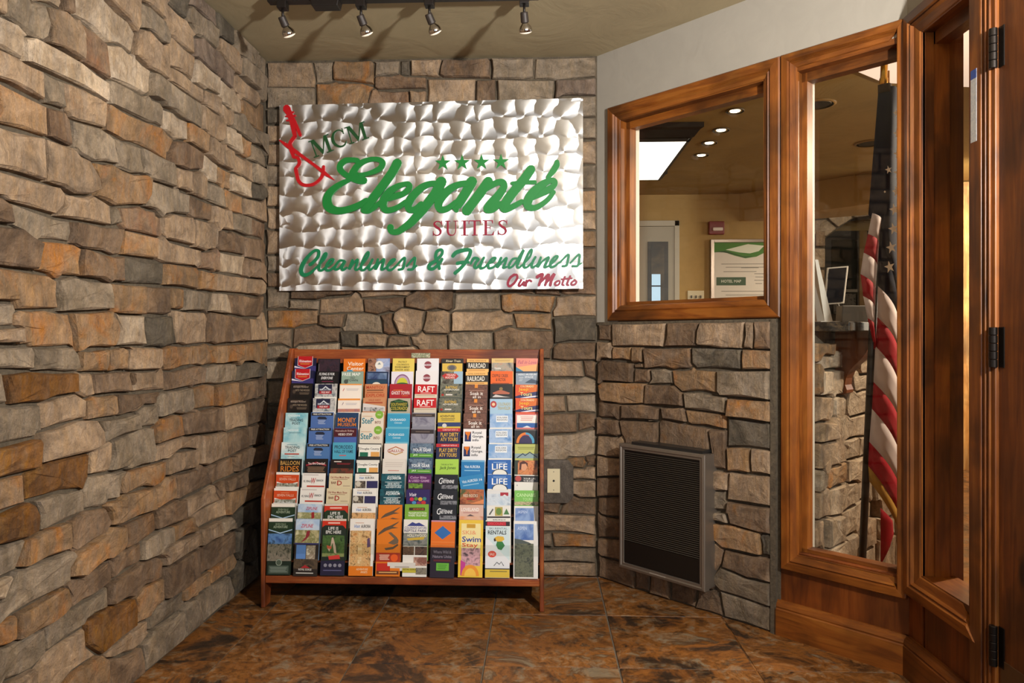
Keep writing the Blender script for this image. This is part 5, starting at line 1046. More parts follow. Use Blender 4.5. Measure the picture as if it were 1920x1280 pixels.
BRO=[
# column 0
[('red shield on navy','#15163a',sh_),('red shield on navy','#15163a',sh_),('black escape game','#0e0b0a',esc('Escape Room!')),('black escape game','#0e0b0a',esc('Escape Room!')),
 ('pale teal trading post',photo('#6fb4c4','#a8d0d4','#c4dcdc',12),[(T,'CHEYENNE',12,8,66,16,'#e8f0f0'),(L_,24,22,66,24,'#3c6a78',1),(T,'TRADING',18,26,80,38,'#28343c'),(T,'POST',32,41,68,52,'#28343c')]),
 ('pale teal trading post',photo('#6fb4c4','#a8d0d4','#c4dcdc',12),[(T,'CHEYENNE',12,8,66,16,'#e8f0f0'),(L_,24,22,76,24,'#3c6a78',1)]),
 ('white teal trading post',photo('#8fc0c8','#c8dcdc','#dce4e0',12),[(L_,24,10,70,12,'#4c7a88',1),(T,'TRADING',16,16,80,28,'#28343c'),(T,'POST',30,31,68,42,'#28343c'),(R_,16,48,80,53,'#b8402c'),(L_,30,60,60,62,'#8a9a98',1)]),
 ('black balloon ride','#16130f',[(T,'BALLOON',8,8,92,26,'#c89a52'),(T,'RIDES',10,30,90,54,'#c87a2c')]),
 ('orange waterfall',WH,fall),('orange waterfall',WH,fall),
 ('dark green gorge','#22382a',seva),
 ('dark green gorge','#1c2a20',seva+[(N_,0,62,100,104,'#34558c','#5c86b8','#22344c',24),(N_,0,104,100,172,'#5c5a4c','#8a8070','#2c3428',60),(E_,50,178,13,13,'#8a9484'),(E_,50,178,10,10,'#4c584a'),(R_,8,190,92,222,'#48554a'),(L_,14,196,86,216,'#7a857a',4)])],
# column 1
[('dark wine flight','#1c1a24',[(N_,4,4,96,60,'#1a1822','#3c2430','#232232',60),(R_,2,24,5,60,'#6a6460')]),('black flying','#120f12',[(T,'FLYING IS FOR',12,6,82,18,'#f0eeee',.25),(T,'EVERYONE',22,24,76,36,'#f0eeee',.25),(L_,26,44,78,48,'#6a1c3a',1)]),
 ('navy peak free map',WH,mtn),('navy peak free map',WH,mtn),('blue free attraction','#4c6ca8',fl_),('blue free attraction','#4c6ca8',fl_),('blue free attraction','#4a72a8',fl_),
 ('black red banner','#15100f',[(P_,[(6,24),(50,12),(94,24),(94,32),(50,20),(6,32)],'#8a1e2c'),(T,'You Are Overdue!',14,14,88,25,'#e8d8d4'),(L_,12,34,88,56,'#8a6a50',4)]),
 ('white red W ranch',WH,flw),('white red W ranch',WH,flw),('sky blue zipline','#8fb0d4',zip1),
 ('zipline photo','#2a2420',[(N_,0,0,100,44,'#8fb0d4','#c8d4e0','#a8c0dc',14),(T,'ZIPLINE',22,20,74,34,'#c02c4c',.25),(N_,0,44,100,96,'#b8ac80','#7a7a48','#d0c8a0',40),(P_,[(48,48),(62,46),(60,66),(44,84),(24,96),(44,72)],'#8a2c34'),(R_,0,96,100,102,'#34346c'),(R_,8,104,48,160,'#5c86c4'),(N_,50,106,88,180,'#c0b4a0','#8a7a64','#dcd4c0',50),(N_,0,160,100,200,'#3c3228','#5c4c3a','#221c16',50),(P_,[(30,196),(48,184),(70,196)],'#a8242c'),(T,'ROYAL GORGE',22,198,76,206,'#e0dcd4'),(R_,12,214,84,218,'#c8c4bc')])],
# column 2
[('orange visitor centre','#e0741c',[(T,'Visitor',20,14,92,32,'#f6ead8'),(T,'Center',16,36,94,54,'#f6ead8'),(E_,30,60,16,9,'#3a8ab0',0,180)]),('sage free map','#8fa494',[(T,'FREE MAP',4,6,86,20,'#eef0e8'),(T,'OLD',40,24,62,34,'#3a4440'),(T,'TOWN',26,36,76,46,'#3a4440'),(E_,22,46,10,10,'#4a544e')]),
 ('plain cream letter','#f0e4d8',[(R_,0,0,100,6,'#e89a4c'),(P_,[(14,32),(20,20),(22,22),(16,34)],'#c05a50'),(L_,30,22,86,30,'#c8c0c0',2)]),('cream sunset letter','#f0e4d8',[(R_,0,0,100,8,'#e89440'),(P_,[(18,28),(24,16),(26,18),(20,30)],'#8a6a80'),(L_,34,20,86,28,'#c4bcbe',2),(N_,0,46,100,60,'#6c5a80','#c8846a','#8a6a8c',10)]),
 ('navy money museum','#1f3c60',[(T,'MONEY',10,22,90,42,'#e8862a'),(T,'MUSEUM',10,45,92,60,'#d87a24')]),('maroon horseback','#4a62a8',[(R_,0,2,100,40,'#4c1420'),(T,'Horseback Riding',6,9,88,20,'#c8a8a0'),(T,'VIDEO STAY',18,24,82,34,'#efe6e2')]),
 ('teal rodeo','#4fa4c0',[(T,'PRORODEO',8,12,88,28,'#1c3048'),(T,'HALL OF FAME',8,32,90,46,'#1f4058'),(L_,30,54,60,58,'#c85a5a',1)]),('black red night','#1a1210',[(L_,14,8,46,12,'#d8ccc4',1),(L_,26,16,86,22,'#8a1e28',2),(N_,0,38,100,60,'#4a3a2c','#7a3424','#2c3428',40)]),
 ('cream music show','#d8c8a4',bard),('cream music show','#d8c8a4',bard),('red and green epic','#20341f',epic),
 ('red and green epic','#1f2a22',epic+[(N_,4,66,96,150,'#2a4426','#4a6a34','#1c301c',40),(P_,[(42,76),(48,74),(60,112),(64,140),(54,136),(46,96),(34,132),(26,120),(38,110)],'#c0a894'),(P_,[(22,106),(44,112),(40,122),(24,118)],'#c05a40'),(N_,4,138,96,152,'#6a7a44','#8a945c','#4a5a30',60),(P_,[(30,150),(76,144),(80,160),(34,164)],'#c83a34'),(R_,0,168,100,226,'#22203a'),(E_,20,186,7,7,'#8a8894'),(E_,40,186,7,7,'#8a8894'),(E_,60,186,7,7,'#8a8894'),(E_,80,186,7,7,'#8a8894'),(L_,12,204,88,208,'#5c5a80',1)])],
# column 3
[('family photo with white disc',photo('#6c8cc0','#a8b4d4','#5c3a30',14),[(N_,0,0,38,60,'#4a2c24','#a87860','#2c1c18',50),(E_,52,30,19,19,WH),(P_,[(44,28),(52,18),(60,28)],'#7a8a90')]),('blue mountain lake','#1c2c4c',[(N_,6,6,94,34,'#2c3c68','#5c7498','#8a9cb4',14),(R_,6,38,94,60,'#1c4058'),(E_,48,62,20,14,'#e4e0d0',0,180)]),
 ('tan explore','#c8855a',[(T,'MANITOU',6,8,88,22,'#b03a1c'),(L_,8,26,84,30,'#6a3a24',1),(L_,8,36,84,40,'#a8542c',1),(T,'EXPLORE',6,44,90,58,'#b8401c')]),('tan history','#c88a60',[(T,'WILD WEST',24,6,80,14,'#a83a20'),(L_,10,18,88,24,'#a84a2c',1),(P_,[(0,24),(100,38),(100,60),(0,60)],'#d8d0cc'),(N_,6,42,94,60,'#3c3a3c','#c8c4c4','#6a686a',60)]),
 ('cream step',WH.replace('e8e4dc','e2d6c4'),step),('cream step','#e2d6c4',step),('white county','#2a2a2a',dug),('white county','#2a2a2a',dug),('white aurora','#ece8e0',aur),('white aurora','#ece8e0',aur),('white and sand aurora','#ece6de',aurt),
 ('sand climbing wall','#ece6de',[(L_,22,16,58,18,'#c8885a',1),(T,'Visit',18,24,42,37,'#4a7ac0',.3),(T,'AURORA',46,24,86,37,'#26242c'),(N_,2,48,92,190,'#c08248','#e0b880','#7a5630',90),(N_,36,52,52,180,'#e8d0a4','#d8b47c','#c89a60',60),(P_,[(74,80),(84,76),(88,112),(74,116)],'#5c4468'),(R_,90,48,100,190,'#ece6de'),(R_,0,190,100,228,'#e07a1c'),(T,'ADVENTURE',32,198,80,206,'#f2d8b0'),(T,'AWAITS',50,209,78,218,'#f2d8b0')])],
# column 4
[('yellow text','#e0c860',[(T,'PROTECT',26,12,66,21,'#6a5a2c'),(T,"COLORADO'S",18,24,76,33,'#6a5a2c'),(T,'ENVIRONMENT',12,36,80,45,'#6a5a2c'),(T,'KNOW AND',14,48,78,57,'#6a5a2c')]),('white with round green emblem','#e4e0ea',[(E_,50,58,36,46,'#8a5a80',0,180),(E_,50,58,32,40,'#b8a0b8',0,180),(E_,50,58,25,30,'#c8c83c',0,180),(E_,50,60,30,10,'#2c5a3c',0,180)]),
 ('red ghost town','#a81e28',[(L_,16,26,58,29,'#d8742c',1),(T,'GHOST TOWN',8,32,90,48,'#efe4e0',.1),(L_,56,52,84,54,'#d8742c',1)]),('green hexagon','#b4a894',[(P_,[(12,14),(48,4),(88,14),(92,34),(84,58),(16,58),(8,34)],'#143c20'),(T,'SOUTHWEST',14,20,86,34,'#c8b040'),(T,'COLORADO',13,37,88,52,'#c8b040'),(L_,30,12,70,14,'#6a9a5c',1)]),
 ('sky blue','#6ab4cc',dura),('sky blue','#6ab4cc',dura),('white diamond emblem','#e6dcd4',[(P_,[(50,12),(84,26),(80,28),(50,16),(20,28),(16,26)],'#b8642c'),(P_,[(50,50),(84,38),(80,36),(50,46),(20,36),(16,38)],'#b88a2c'),(T,'GALLUP',14,26,86,37,'#a8403a')]),('plain white','#e0d8ce',[(L_,10,14,90,34,'#d0c6bc',3),(L_,24,48,72,51,'#c87a6a',1)]),
 ('deep teal aquarium','#12485a',dive),('deep teal aquarium','#12485a',dive),('orange lizard','#de7a1c',liz),
 ('orange lizard','#de7a1c',[(P_,[(30,36),(60,24),(92,8),(88,14),(66,30),(90,34),(62,38),(40,46),(4,66),(10,54)],'#5c4c3c'),(P_,[(48,54),(60,52),(84,72),(92,84),(90,96),(74,102),(48,96),(74,78)],'#6a5a48'),(P_,[(34,116),(70,110),(88,98),(92,104),(70,120),(40,124)],'#5c4c3c'),(R_,0,134,100,170,'#a8341c'),(L_,14,142,56,162,'#e8c8b0',4),(E_,76,154,15,15,'#e05a1c'),(R_,4,176,60,206,'#c02c1c'),(R_,4,206,96,220,'#6c3a1c'),(L_,14,210,88,214,'#d8a86a',1)])],
# column 5
[('white round badge','#e4e2e6',[(E_,50,30,17,17,'#8a3a44'),(R_,32,26,68,34,'#d8ccd4'),(T,'TRAIN',36,27,64,33,'#8a3a44')]),('white round badge','#e6e2e4',[(E_,50,32,17,17,'#8a3a44'),(R_,32,28,68,36,'#d8ccd4'),(T,'TRAIN',36,29,64,35,'#8a3a44')]),('red RAFT','#d8c8b4',raft),('red RAFT','#d0c4b0',raft),
 ('grey mauve hills','#8a8894',[(R_,0,4,100,18,'#3a2e2a'),(L_,14,9,86,13,'#7a6a60',1),(N_,0,20,100,60,'#5c5870','#9a98a4','#787688',14)]),('grey mauve hills','#8a8894',[(R_,0,4,100,22,'#32282a'),(L_,20,12,82,15,'#7a6a60',1),(N_,0,22,100,60,'#5c5870','#9a98a4','#787688',14)]),
 ('mountain gear','#3c5070',gear),('mountain gear','#3c5070',gear),('purple print','#3c1c3c',[(R_,0,6,100,38,'#5c1f60'),(T,'Color Blitz',10,10,80,20,'#c8a0c4'),(T,'& USED GAME',4,24,92,34,'#c8a0c4'),(N_,4,40,64,60,'#4a6a2c','#7aa43c','#2c3c1c',40)]),
 ('purple with coloured dots','#2e1f5c',[(T,'Visit',14,14,44,28,'#e4dce8',.3),(E_,24,40,9,8,'#c8284c'),(E_,42,38,8,7,'#5c8a34'),(E_,60,40,9,8,'#e0a82c'),(E_,78,38,8,7,'#3c8a80'),(E_,34,54,9,7,'#4c8ac0'),(E_,54,56,9,7,'#8a2c60'),(E_,74,54,10,8,'#c82c34')]),
 ('lime green label','#7aa838',[(R_,18,14,84,26,'#3c2c1c'),(T,'ADVENTURE',34,17,80,23,'#d87a3c'),(T,'TRANSPORTATION',14,32,92,40,'#eef2dc'),(T,'WHERE TRUE WILD',14,42,92,50,'#eef2dc')]),
 ('white reptile park',WH,[(P_,[(14,26),(36,10),(50,16),(64,12),(90,26)],'#3c4488'),(T,'COLORADO GATORS',4,28,96,38,'#4a3c80'),(T,'REPTILE PARK',4,40,96,50,'#3a3468'),(N_,0,54,100,106,'#5c6460','#8a8a84','#3c4a48',30),(T,'HOLLYWOOD',16,58,96,70,'#e8e4d0'),(P_,[(14,76),(90,68),(84,80),(20,84)],'#c8a83c'),(N_,0,108,46,142,'#7a5c44','#4a3428','#a88464',60),(N_,50,108,100,142,'#3c2c28','#6a4c40','#221a18',50),(R_,0,142,100,148,WH),(N_,46,150,100,184,'#a87060','#7a4c40','#d0a894',30),(R_,0,194,60,212,'#c0b43c'),(T,'ROYAL GORGE',4,196,58,202,'#2c2c1c'),(N_,56,192,100,218,'#5c5448','#8a8474','#34302a',40)])],
# column 6
[('black and gold train','#2a2622',[(T,'River Train',20,6,88,16,'#e0d4b0',.2),(R_,4,22,96,60,'#d8b450'),(E_,48,42,22,14,'#8a7a5c'),(E_,48,42,14,10,'#5c5a60')]),('red oval train','#9cb8cc',[(N_,0,0,60,60,'#3a342c','#6a6458','#8a9488',40),(P_,[(6,20),(20,10),(70,10),(82,22),(70,34),(20,34)],'#b83430'),(T,'TRAIN',26,12,66,21,'#efd8d0'),(T,'RIDES',22,24,64,32,'#efd8d0')]),
 ('olive rafting','#4a5048',rapid),('olive rafting','#4a5048',rapid),('yellow','#d8bc4c',[(T,'ADVENTURE',10,10,74,20,'#3c3420'),(L_,14,24,76,34,'#8a7a3c',2),(R_,0,42,100,60,'#2c3c6c'),(E_,30,56,10,9,'#d8d4cc')]),('navy ATV','#23264a',atv),('navy ATV','#23264a',atv),
 ('lime green note','#a8d050',[(T,'THE BIG & TINY',24,20,76,26,'#4a6a2c'),(T,'Jack Jones',18,30,88,46,'#2c4a1c',.2)]),('black Cheyenne','#15171f',chey),('black Cheyenne','#15171f',chey),('black Cheyenne','#15171f',chey),
 ('orange with blue diamond','#241c2c',[(R_,0,0,100,8,'#c08aa0'),(R_,0,6,100,108,'#e0701c'),(P_,[(48,22),(84,50),(48,76),(14,50)],'#2f6ab0'),(R_,2,86,98,88,'#ea9048'),(R_,2,98,98,100,'#ea9048'),(T,'Where Wild &',12,120,86,132,'#8a8290'),(T,'Nature Unite',10,138,88,150,'#8a8290'),(R_,14,156,84,164,'#5c1c28'),(R_,26,170,78,200,'#6ab43c'),(L_,32,176,70,194,'#4a8a2c',3)])],
# column 7
[('black and gold railroad','#282420',rail),('black and gold railroad','#282420',rail),('brown hot spring','#5c3a2e',soak),('brown hot spring','#5c3a2e',soak),('brown hot spring','#5c3a2e',soak),('white gorge','#eeeaea',rgi),('white gorge','#eeeaea',rgi),
 ('bright blue','#1f78b4',[(R_,0,0,100,8,'#6aa8d0'),(T,'Visit AURORA',14,22,82,34,'#dcebf4'),(L_,14,42,82,46,'#8ac0e0',1)]),('tilted bright blue','#2a84bc',[(T,'Visit AURORA',10,16,78,28,'#dcebf4'),(L_,12,36,80,40,'#8ac0e0',1),(T,'16',84,18,96,28,'#eef4f8')],100,.006,9,-.01,-.004),
 ('red rock photo','#6a4a34',[(N_,0,0,100,60,'#4a5a34','#b86a40','#7a3c24',26),(T,'RED ROCKS',14,20,74,32,'#d8ccb4'),(R_,28,36,62,44,'#a02c20'),(P_,[(40,60),(90,44),(100,40),(100,60)],'#dc8a54')]),('pale sunset','#d8b4a4',[(T,'LOVELAND',8,12,82,26,'#f4ece8'),(L_,16,30,80,33,'#b07a7a',1),(P_,[(30,46),(46,38),(64,46)],'#5c4a4c'),(N_,0,46,100,60,'#e09a6c','#d8b4a0','#c88a70',10)]),
 ('yellow ski and swim','#e8c23c',[(R_,10,14,90,112,'#f0e0a0'),(R_,32,16,68,32,'#c8982c'),(T,'SKI&',14,42,72,58,'#e8a070'),(T,'Swim',14,66,92,88,'#2a3c98'),(T,'Stay',14,92,80,112,'#d8502c'),(N_,12,112,90,182,'#8a6a70','#d8a8b0','#4a3844',34),(P_,[(10,160),(30,170),(26,220),(10,220)],'#c03c90'),(E_,50,222,36,44,'#e8942c',0,180),(E_,50,222,24,30,'#f0c04c',0,180)])],
# column 8
[('sandstone train','#d8b878',[(L_,14,7,86,13,'#a88a54',2),(N_,0,20,100,60,'#5c5c60','#a8a090','#c07a5c',26),(T,'TRAIN',12,42,42,50,'#f0ece6')]),('orange Victor','#e8641c',[(T,'CRIPPLE CREEK',6,14,80,28,'#5c2c14'),(T,'& VICTOR',24,32,68,46,'#5c2c14'),(L_,8,54,84,57,'#8a3c14',1)]),
 ('black bronze','#1c1816',[(P_,[(10,40),(46,26),(88,40),(84,46),(14,46)],'#b4644a'),(E_,48,22,8,7,'#8a7040'),(P_,[(10,58),(24,48),(60,56),(90,60),(10,60)],'#d0c8c4')]),('pale blue C emblem','#a4c4dc',[(E_,16,24,14,15,'#b03a3a'),(E_,16,24,7,7,'#f0c8a0'),(T,'COLORADO',34,16,92,30,'#b4a45c'),(T,'TRAVELER',34,34,92,48,'#b4a45c')]),
 ('blue sky',WH,rgr),('blue sky',WH,rgr),('blue sky',WH,rgr),('blue LIFE',WH,life),('blue LIFE',WH,life),
 ('snow field','#dcdcdc',[(N_,0,14,100,60,'#a8bcd0','#d4dce4','#7a90a8',14),(R_,56,8,90,22,'#a82434'),(P_,[(66,22),(74,16),(84,22)],'#e8e0e0')]),('ski pictogram',WH,[(R_,4,4,30,40,'#e4e2dc'),(R_,34,4,66,40,'#b0a050'),(R_,68,4,96,40,'#e4e2dc'),(P_,[(8,34),(24,10),(28,14),(14,36)],'#5c5c58'),(E_,50,22,12,14,'#6a8a3c'),(P_,[(70,34),(82,10),(94,34)],'#4a7a44'),(R_,2,42,98,48,'#2c1c1c'),(T,'RENTALS',26,54,78,62,'#1c1c1c')]),
 ('white ski rental',WH,[(R_,0,4,100,22,'#2a1c1c'),(R_,6,6,84,20,'#b8182c'),(R_,0,24,100,190,'#cfe0e4'),(T,'DISCOUNT',10,7,80,18,'#e04a50'),(T,'SKI RENTAL',14,28,90,36,'#7a8a90'),(T,'RENTALS',10,40,86,56,'#1c1c20'),(P_,[(0,64),(100,160),(100,190),(0,190)],'#e2e4e8'),(P_,[(36,70),(50,62),(74,64),(78,76),(66,84),(48,84)],'#e0b43c'),(P_,[(48,84),(70,84),(80,100),(66,118),(52,114),(44,98)],'#2f7a3c'),(P_,[(34,74),(40,70),(44,82),(36,84)],'#3c2c20'),(E_,28,134,17,13,'#d8442c'),(T,'SALE',18,129,38,139,'#f4d8cc'),(P_,[(34,180),(48,164),(58,172),(66,162),(78,180)],'#5c6068'),(P_,[(38,180),(48,168),(58,176),(66,166),(74,180)],'#e2e4e8'),(R_,0,190,100,194,'#3c3420'),(R_,0,194,100,226,'#d8b83c'),(L_,20,200,90,204,'#8a7a34',1)])],
# column 9
[('pink romance','#e08a78',[(T,'Fall in Love',8,10,92,26,'#b85a6a',.3),(P_,[(0,42),(100,26),(100,60),(0,60)],'#e8ac6c'),(P_,[(0,40),(34,60),(0,60)],'#2f7aa0')]),('slate blue museum','#8a98a8',[(R_,0,0,100,8,'#2c3c54'),(T,'AERO MUSEUM',10,10,92,18,'#e4e8ec'),(T,'SPACE',40,22,78,30,'#e4e8ec'),(P_,[(40,52),(70,34),(100,44),(100,56)],'#3c4c60'),(L_,14,26,34,44,'#b8c0c8',3)]),
 ('orange jeep','#d8501c',jeep),('orange jeep','#d8501c',jeep),('white letter with red rim','#d87a74',[(R_,6,6,96,44,'#efe8e0'),(L_,22,12,78,30,'#d89a90',3),(R_,6,40,96,60,'#1f5aa4'),(P_,[(30,60),(50,52),(70,60)],'#e0e4ea')]),
 ('black rainbow gear','#151215',[(R_,0,0,100,6,'#5c5450'),(E_,48,60,40,46,'#e07a1c',90,180),(E_,48,60,40,46,'#4a9ac0',0,90),(E_,48,60,32,37,'#c03a28',60,120),(E_,48,60,29,34,'#2c1c4c',0,180)]),('olive mountain line','#b8bc64',[(L_,12,12,84,22,'#8a8c40',2),(P_,[(0,60),(0,40),(100,40),(100,60)],'#8aa0a4'),(P_,[(6,58),(34,38),(44,46),(64,32),(96,54),(96,58),(64,37),(44,51),(34,43),(10,60)],'#23344c')]),
 ('portrait photo','#2c3828',[(N_,14,0,98,60,'#a8401c','#d88a50','#4c1c10',26),(E_,40,26,13,18,'#d89a74'),(P_,[(22,10),(40,2),(56,12),(56,30),(48,14),(30,16),(28,40),(20,40)],'#4c1c10')]),('black note with red hand','#e4e0d8',[(R_,0,4,100,30,'#221c1c'),(E_,16,16,13,12,'#b84a44'),(T,'YOUR LIFE',38,12,90,19,'#e8e4e0'),(T,'TO BE LIVED',38,21,82,28,'#e8e4e0'),(E_,12,44,2,3,'#8a8a8a')]),
 ('green tour','#7abc54',[(T,'CANNABIS',8,12,88,26,'#c8e8a8'),(T,'TOURS',34,30,74,42,'#b4dc94'),(N_,0,46,100,60,'#4a6a34','#c8b490','#2c4420',40)]),('blue aspen sky',WH,asp),
 ('blue aspen sky',WH,[(R_,0,0,100,16,'#e8e6e2'),(N_,4,12,82,76,'#3f62a8','#7f9ccc','#5272b4',12),(T,'ASPEN',16,22,54,36,'#c4d2ec'),(P_,[(4,70),(30,74),(60,84),(82,94),(82,222),(4,222)],'#4c5450'),(N_,6,90,82,222,'#3c4438','#6a6c54','#2c332c',50),(R_,82,16,100,224,'#dcdad6')])],
]
for ci,colm in enumerate(BRO):
    for ri,e in enumerate(colm): brochure(ci,ri,*e)
cd=MB().add([(x,y,z) for y in(2.9245,2.9285) for z in(.161,.195) for x in(-.63,-.514)],[(0,1,3,2),(4,6,7,5),(0,4,5,1),(2,3,7,6),(0,2,6,4),(1,5,7,3)]).build('note_card',flat('#e0dcd4',.5)); tag(cd,'small blank white card stuck across the bottom row of brochures','card')
MB().add([(-.6,2.9243,.174),(-.54,2.9243,.174),(-.54,2.9243,.18),(-.6,2.9243,.18)],[(0,1,2,3)]).build('printed_copy',flat('#b8b0a8'),cd)
# ================================================================= WALL HEATER
def AP(t,o,z): return AW(t,o,z)
ht=empty('wall_heater',AW(.4,.05,.08),'metal framed wall heater with dark louvred grille on the stone','heater')
MET=flat('#8f857a',.42,.75); BLK=flat('#0c0b0a',.45)
h0,h1,hz0,hz1,ho=.205,.636,.112,.655,.10
MB().box(h0+.004,h1-.004,.0,ho-.006,hz0+.004,hz1-.004).xf(AW).build('housing',MET,ht)
mitred(AW,h0,h1,hz0,hz1,[(0,ho-.03),(0,ho),(.003,ho+.004),(.012,ho+.006),(.016,ho+.002),(.024,ho+.002),(.028,ho-.008)],(MET,MET),ht)
MB().box(h0+.026,h1-.026,ho-.008,ho-.004,hz0+.026,hz1-.026).xf(AW).build('inner_panel',BLK,ht)
gm=MB(); nb=46
for k in range(nb):
    z=hz0+.125+k*(hz1-.03-hz0-.125)/nb
    gm.add([AW(h0+.028,ho-.004,z),AW(h1-.028,ho-.004,z),AW(h1-.028,ho+.0015,z+.0010),AW(h0+.028,ho+.0015,z+.0010),AW(h0+.028,ho-.004,z+.0022),AW(h1-.028,ho-.004,z+.0022)],[(0,1,2,3),(3,2,5,4)])
gm.build('louvre_grille',flat('#5a5248',.4,.3),ht,kind='stuff')
MB().box(h0+.028,h1-.028,ho-.004,ho-.001,hz0+.028,hz0+.122).xf(AW).build('lower_panel',flat('#141210',.4),ht)
MB().box(h0+.06,h1-.02,.0,.09,hz1,hz1+.012).xf(AW).build('top_bracket',flat('#4a4a4a',.35,.8),ht)
MB().box(.37,.45,ho+.003,ho+.005,hz0+.008,hz0+.016).xf(AW).build('name_plate',flat('#c8bfb4',.35,.5),ht)
# ================================================================= PHONE SOCKET
so=empty('wall_socket',(.063,YB-.035,.4),'ivory phone socket plate on a grey stone plaque right of the rack','socket')
MB().prism([(.0,.346),(.125,.346),(.152,.375),(.152,.518),(.128,.548),(.0,.548)],'y',YB-.034,YB-.004).build('plaque',stone_mat('plaque_stone','#6c6258','#5c534a','#77695c',.8),so,bev=.003)
pl=MB().box(.03,.0895,YB-.040,YB-.034,.3957,.5075).build('cover_plate',flat('#d8cba6',.4),so,bev=.0015)
MB().lathe([(.005,0),(.005,.0015)],12).xf(lambda x,y,z:(.06+x,YB-.040-z,.452+y)).build('jack',flat('#1c1814',.5),pl)
for z in(.409,.494): MB().lathe([(.0025,0),(.0025,.0012)],10).xf(lambda x,y,q,z=z:(.06+x,YB-.040-q,z+y)).build('screw',flat('#8a8070',.4,.5),pl)
# ================================================================= TRACK LIGHTS
TY=2.73; DK=flat('#231d1a',.45,.4)
tr=empty('light_track',(-.53,TY,2.40),'dark ceiling light track rail with power box above the sign','track')
MB().box(-1.05,-.008,TY-.018,TY+.018,2.408,2.44).build('rail',DK,tr,bev=.002)
MB().prism([(-.875,2.385),(-.775,2.385),(-.765,2.43),(-.885,2.43)],'y',TY-.026,TY+.026).build('power_box',DK,tr,bev=.003)
SIL=flat('#c8c4c0',.12,1.0)
def head(x,ax,lab):
    o=empty('track_spotlight',(x,TY,2.3),lab,'spotlight','spotlights on the ceiling track')
    MB().box(x-.018,x+.018,TY-.02,TY+.02,2.384,2.410).build('adapter',DK,o,bev=.002)
    MB().tube([(x,TY,2.386),(x,TY,2.352)],.005).build('stem',DK,o,smooth=True)
    A=Vector(ax).normalized(); M=A.to_track_quat('Z','Y').to_matrix().to_4x4(); M.translation=Vector((x-A.x*.012,TY-A.y*.012,2.352-A.z*.004))
    MB().lathe([(.0,0),(.013,.0005),(.0145,.004),(.0155,.036),(.014,.038),(.0,.038)],20,M,False).build('socket',flat('#3a332f',.5,.3),o,smooth=False)
    b=MB().lathe([(.011,.036),(.013,.042),(.0205,.050),(.0245,.058),(.0255,.066),(.024,.071)],24,M,False).build('bulb',SIL,o,smooth=True)
    MB().lathe([(.0238,.071),(.021,.0745),(.012,.0775),(.0005,.079)],24,M,False).build('bulb_face',flat('#fff0d8',.4,0,.5,.5),b,smooth=True)
    return o
for x,ax,lab in ((-.995,(.30,.5,-.9),'leftmost silver reflector spotlight on the ceiling track, near the stone wall'),(-.690,(.32,.5,-.9),'silver reflector spotlight hanging just right of the track power box'),(-.426,(.38,.5,-.9),'third silver reflector spotlight from the left on the ceiling track'),(-.063,(.10,.5,-.95),'rightmost silver reflector spotlight on the ceiling track')):
    head(x,ax,lab)
    A=Vector(ax).normalized(); p=Vector((x,TY,2.352))+A*.095
    light('track_beam','SPOT',p,1.6,(1,.86,.66),.02,target=p+A,spot=80,blend=.9)
# ================================================================= LOBBY BEYOND THE WINDOWS
LF=MB().box(.3,6.2,1.4,9.2,-.05,-.002).build('floor_lobby',SLATE); tag(LF,'slate floor of the lobby beyond the windows',None,None,'structure')
lw=lambda nm,b,mat,lab: tag(MB().box(*b).build(nm,mat),lab,None,None,'structure')
lc=MB().add([(.2,YB+.22,2.44),(.62,YB-.05,2.44),(1.36,2.62,2.44),(1.42,2.4,2.44),(1.42,1.2,2.44),(6.3,1.2,2.44),(6.3,9.3,2.44),(.2,9.3,2.44)],[tuple(range(8))[::-1]]); tag(lc.build('ceiling_lobby',LCEIL),'warm brown plaster ceiling of the lobby',None,None,'structure')
lw('wall_lobby_far',(.2,2.3,6.7,6.82,0,2.44),TAN,'tan lobby wall with door, alarm and framed map')
lw('wall_lobby_left',(.08,.2,YB+.15,6.82,0,2.44),TAN,'tan lobby wall behind the stone sign wall')
lw('wall_lobby_end',(2.2,6.3,9.1,9.25,0,2.44),TAN,'far tan wall behind the stone arch')
lw('wall_lobby_right',(6.15,6.3,1.2,9.25,0,2.44),TAN,'tan wall on the far right of the lobby')
lw('wall_lobby_near',(1.42,6.3,1.1,1.2,0,2.44),TAN,'tan wall near the lobby door')
# soffit
sf=MB().prism([(1.83,6.7),(2.9,5.6),(3.4,6.1),(2.3,6.7)],'z',2.19,2.44).build('trim_1',TAN); tag(sf,'lowered tan soffit in the lobby ceiling',None,None,'structure')
# lobby door
D2=empty('door_2',(1.0,6.69,0),'pale lobby door with narrow dark glazed slot',None,None,'structure')
MB().box(.35,1.229,6.665,6.70,.01,2.14).build('door_leaf',flat('#a49c8c',.5),D2)
for b in((1.229,1.275,6.655,6.70,0,2.195),(.35,1.275,6.655,6.70,2.143,2.195)): MB().box(*b).build('door_casing',flat('#b4ac9c',.5),D2,bev=.004)
MB().box(.985,1.172,6.655,6.665,.9,2.0).build('slot_frame',flat('#1f1a16',.4),D2)
MB().box(1.015,1.135,6.652,6.656,.95,1.97).build('slot_pane',photo('#2c241c','#4a3c28','#1c1814',3),D2)
MB().box(1.02,1.1,6.649,6.653,1.42,1.70).build('slot_daylight',flat('#9fc0d8',.3,0,.5,.8),D2); MB().box(1.015,1.11,6.647,6.65,1.585,1.597).build('slot_bar',flat('#1f1a16'),D2)
# fire alarm
fa=empty('fire_alarm',(1.615,6.69,2.06),'small red fire alarm strobe on the tan lobby wall','alarm')
MB().box(1.545,1.685,6.655,6.70,2.065,2.185).build('housing',flat('#7a141a',.4),fa,bev=.006)
MB().box(1.575,1.665,6.63,6.656,2.095,2.125).build('strobe_lens',flat('#e4dcd8',.2),fa,bev=.006)
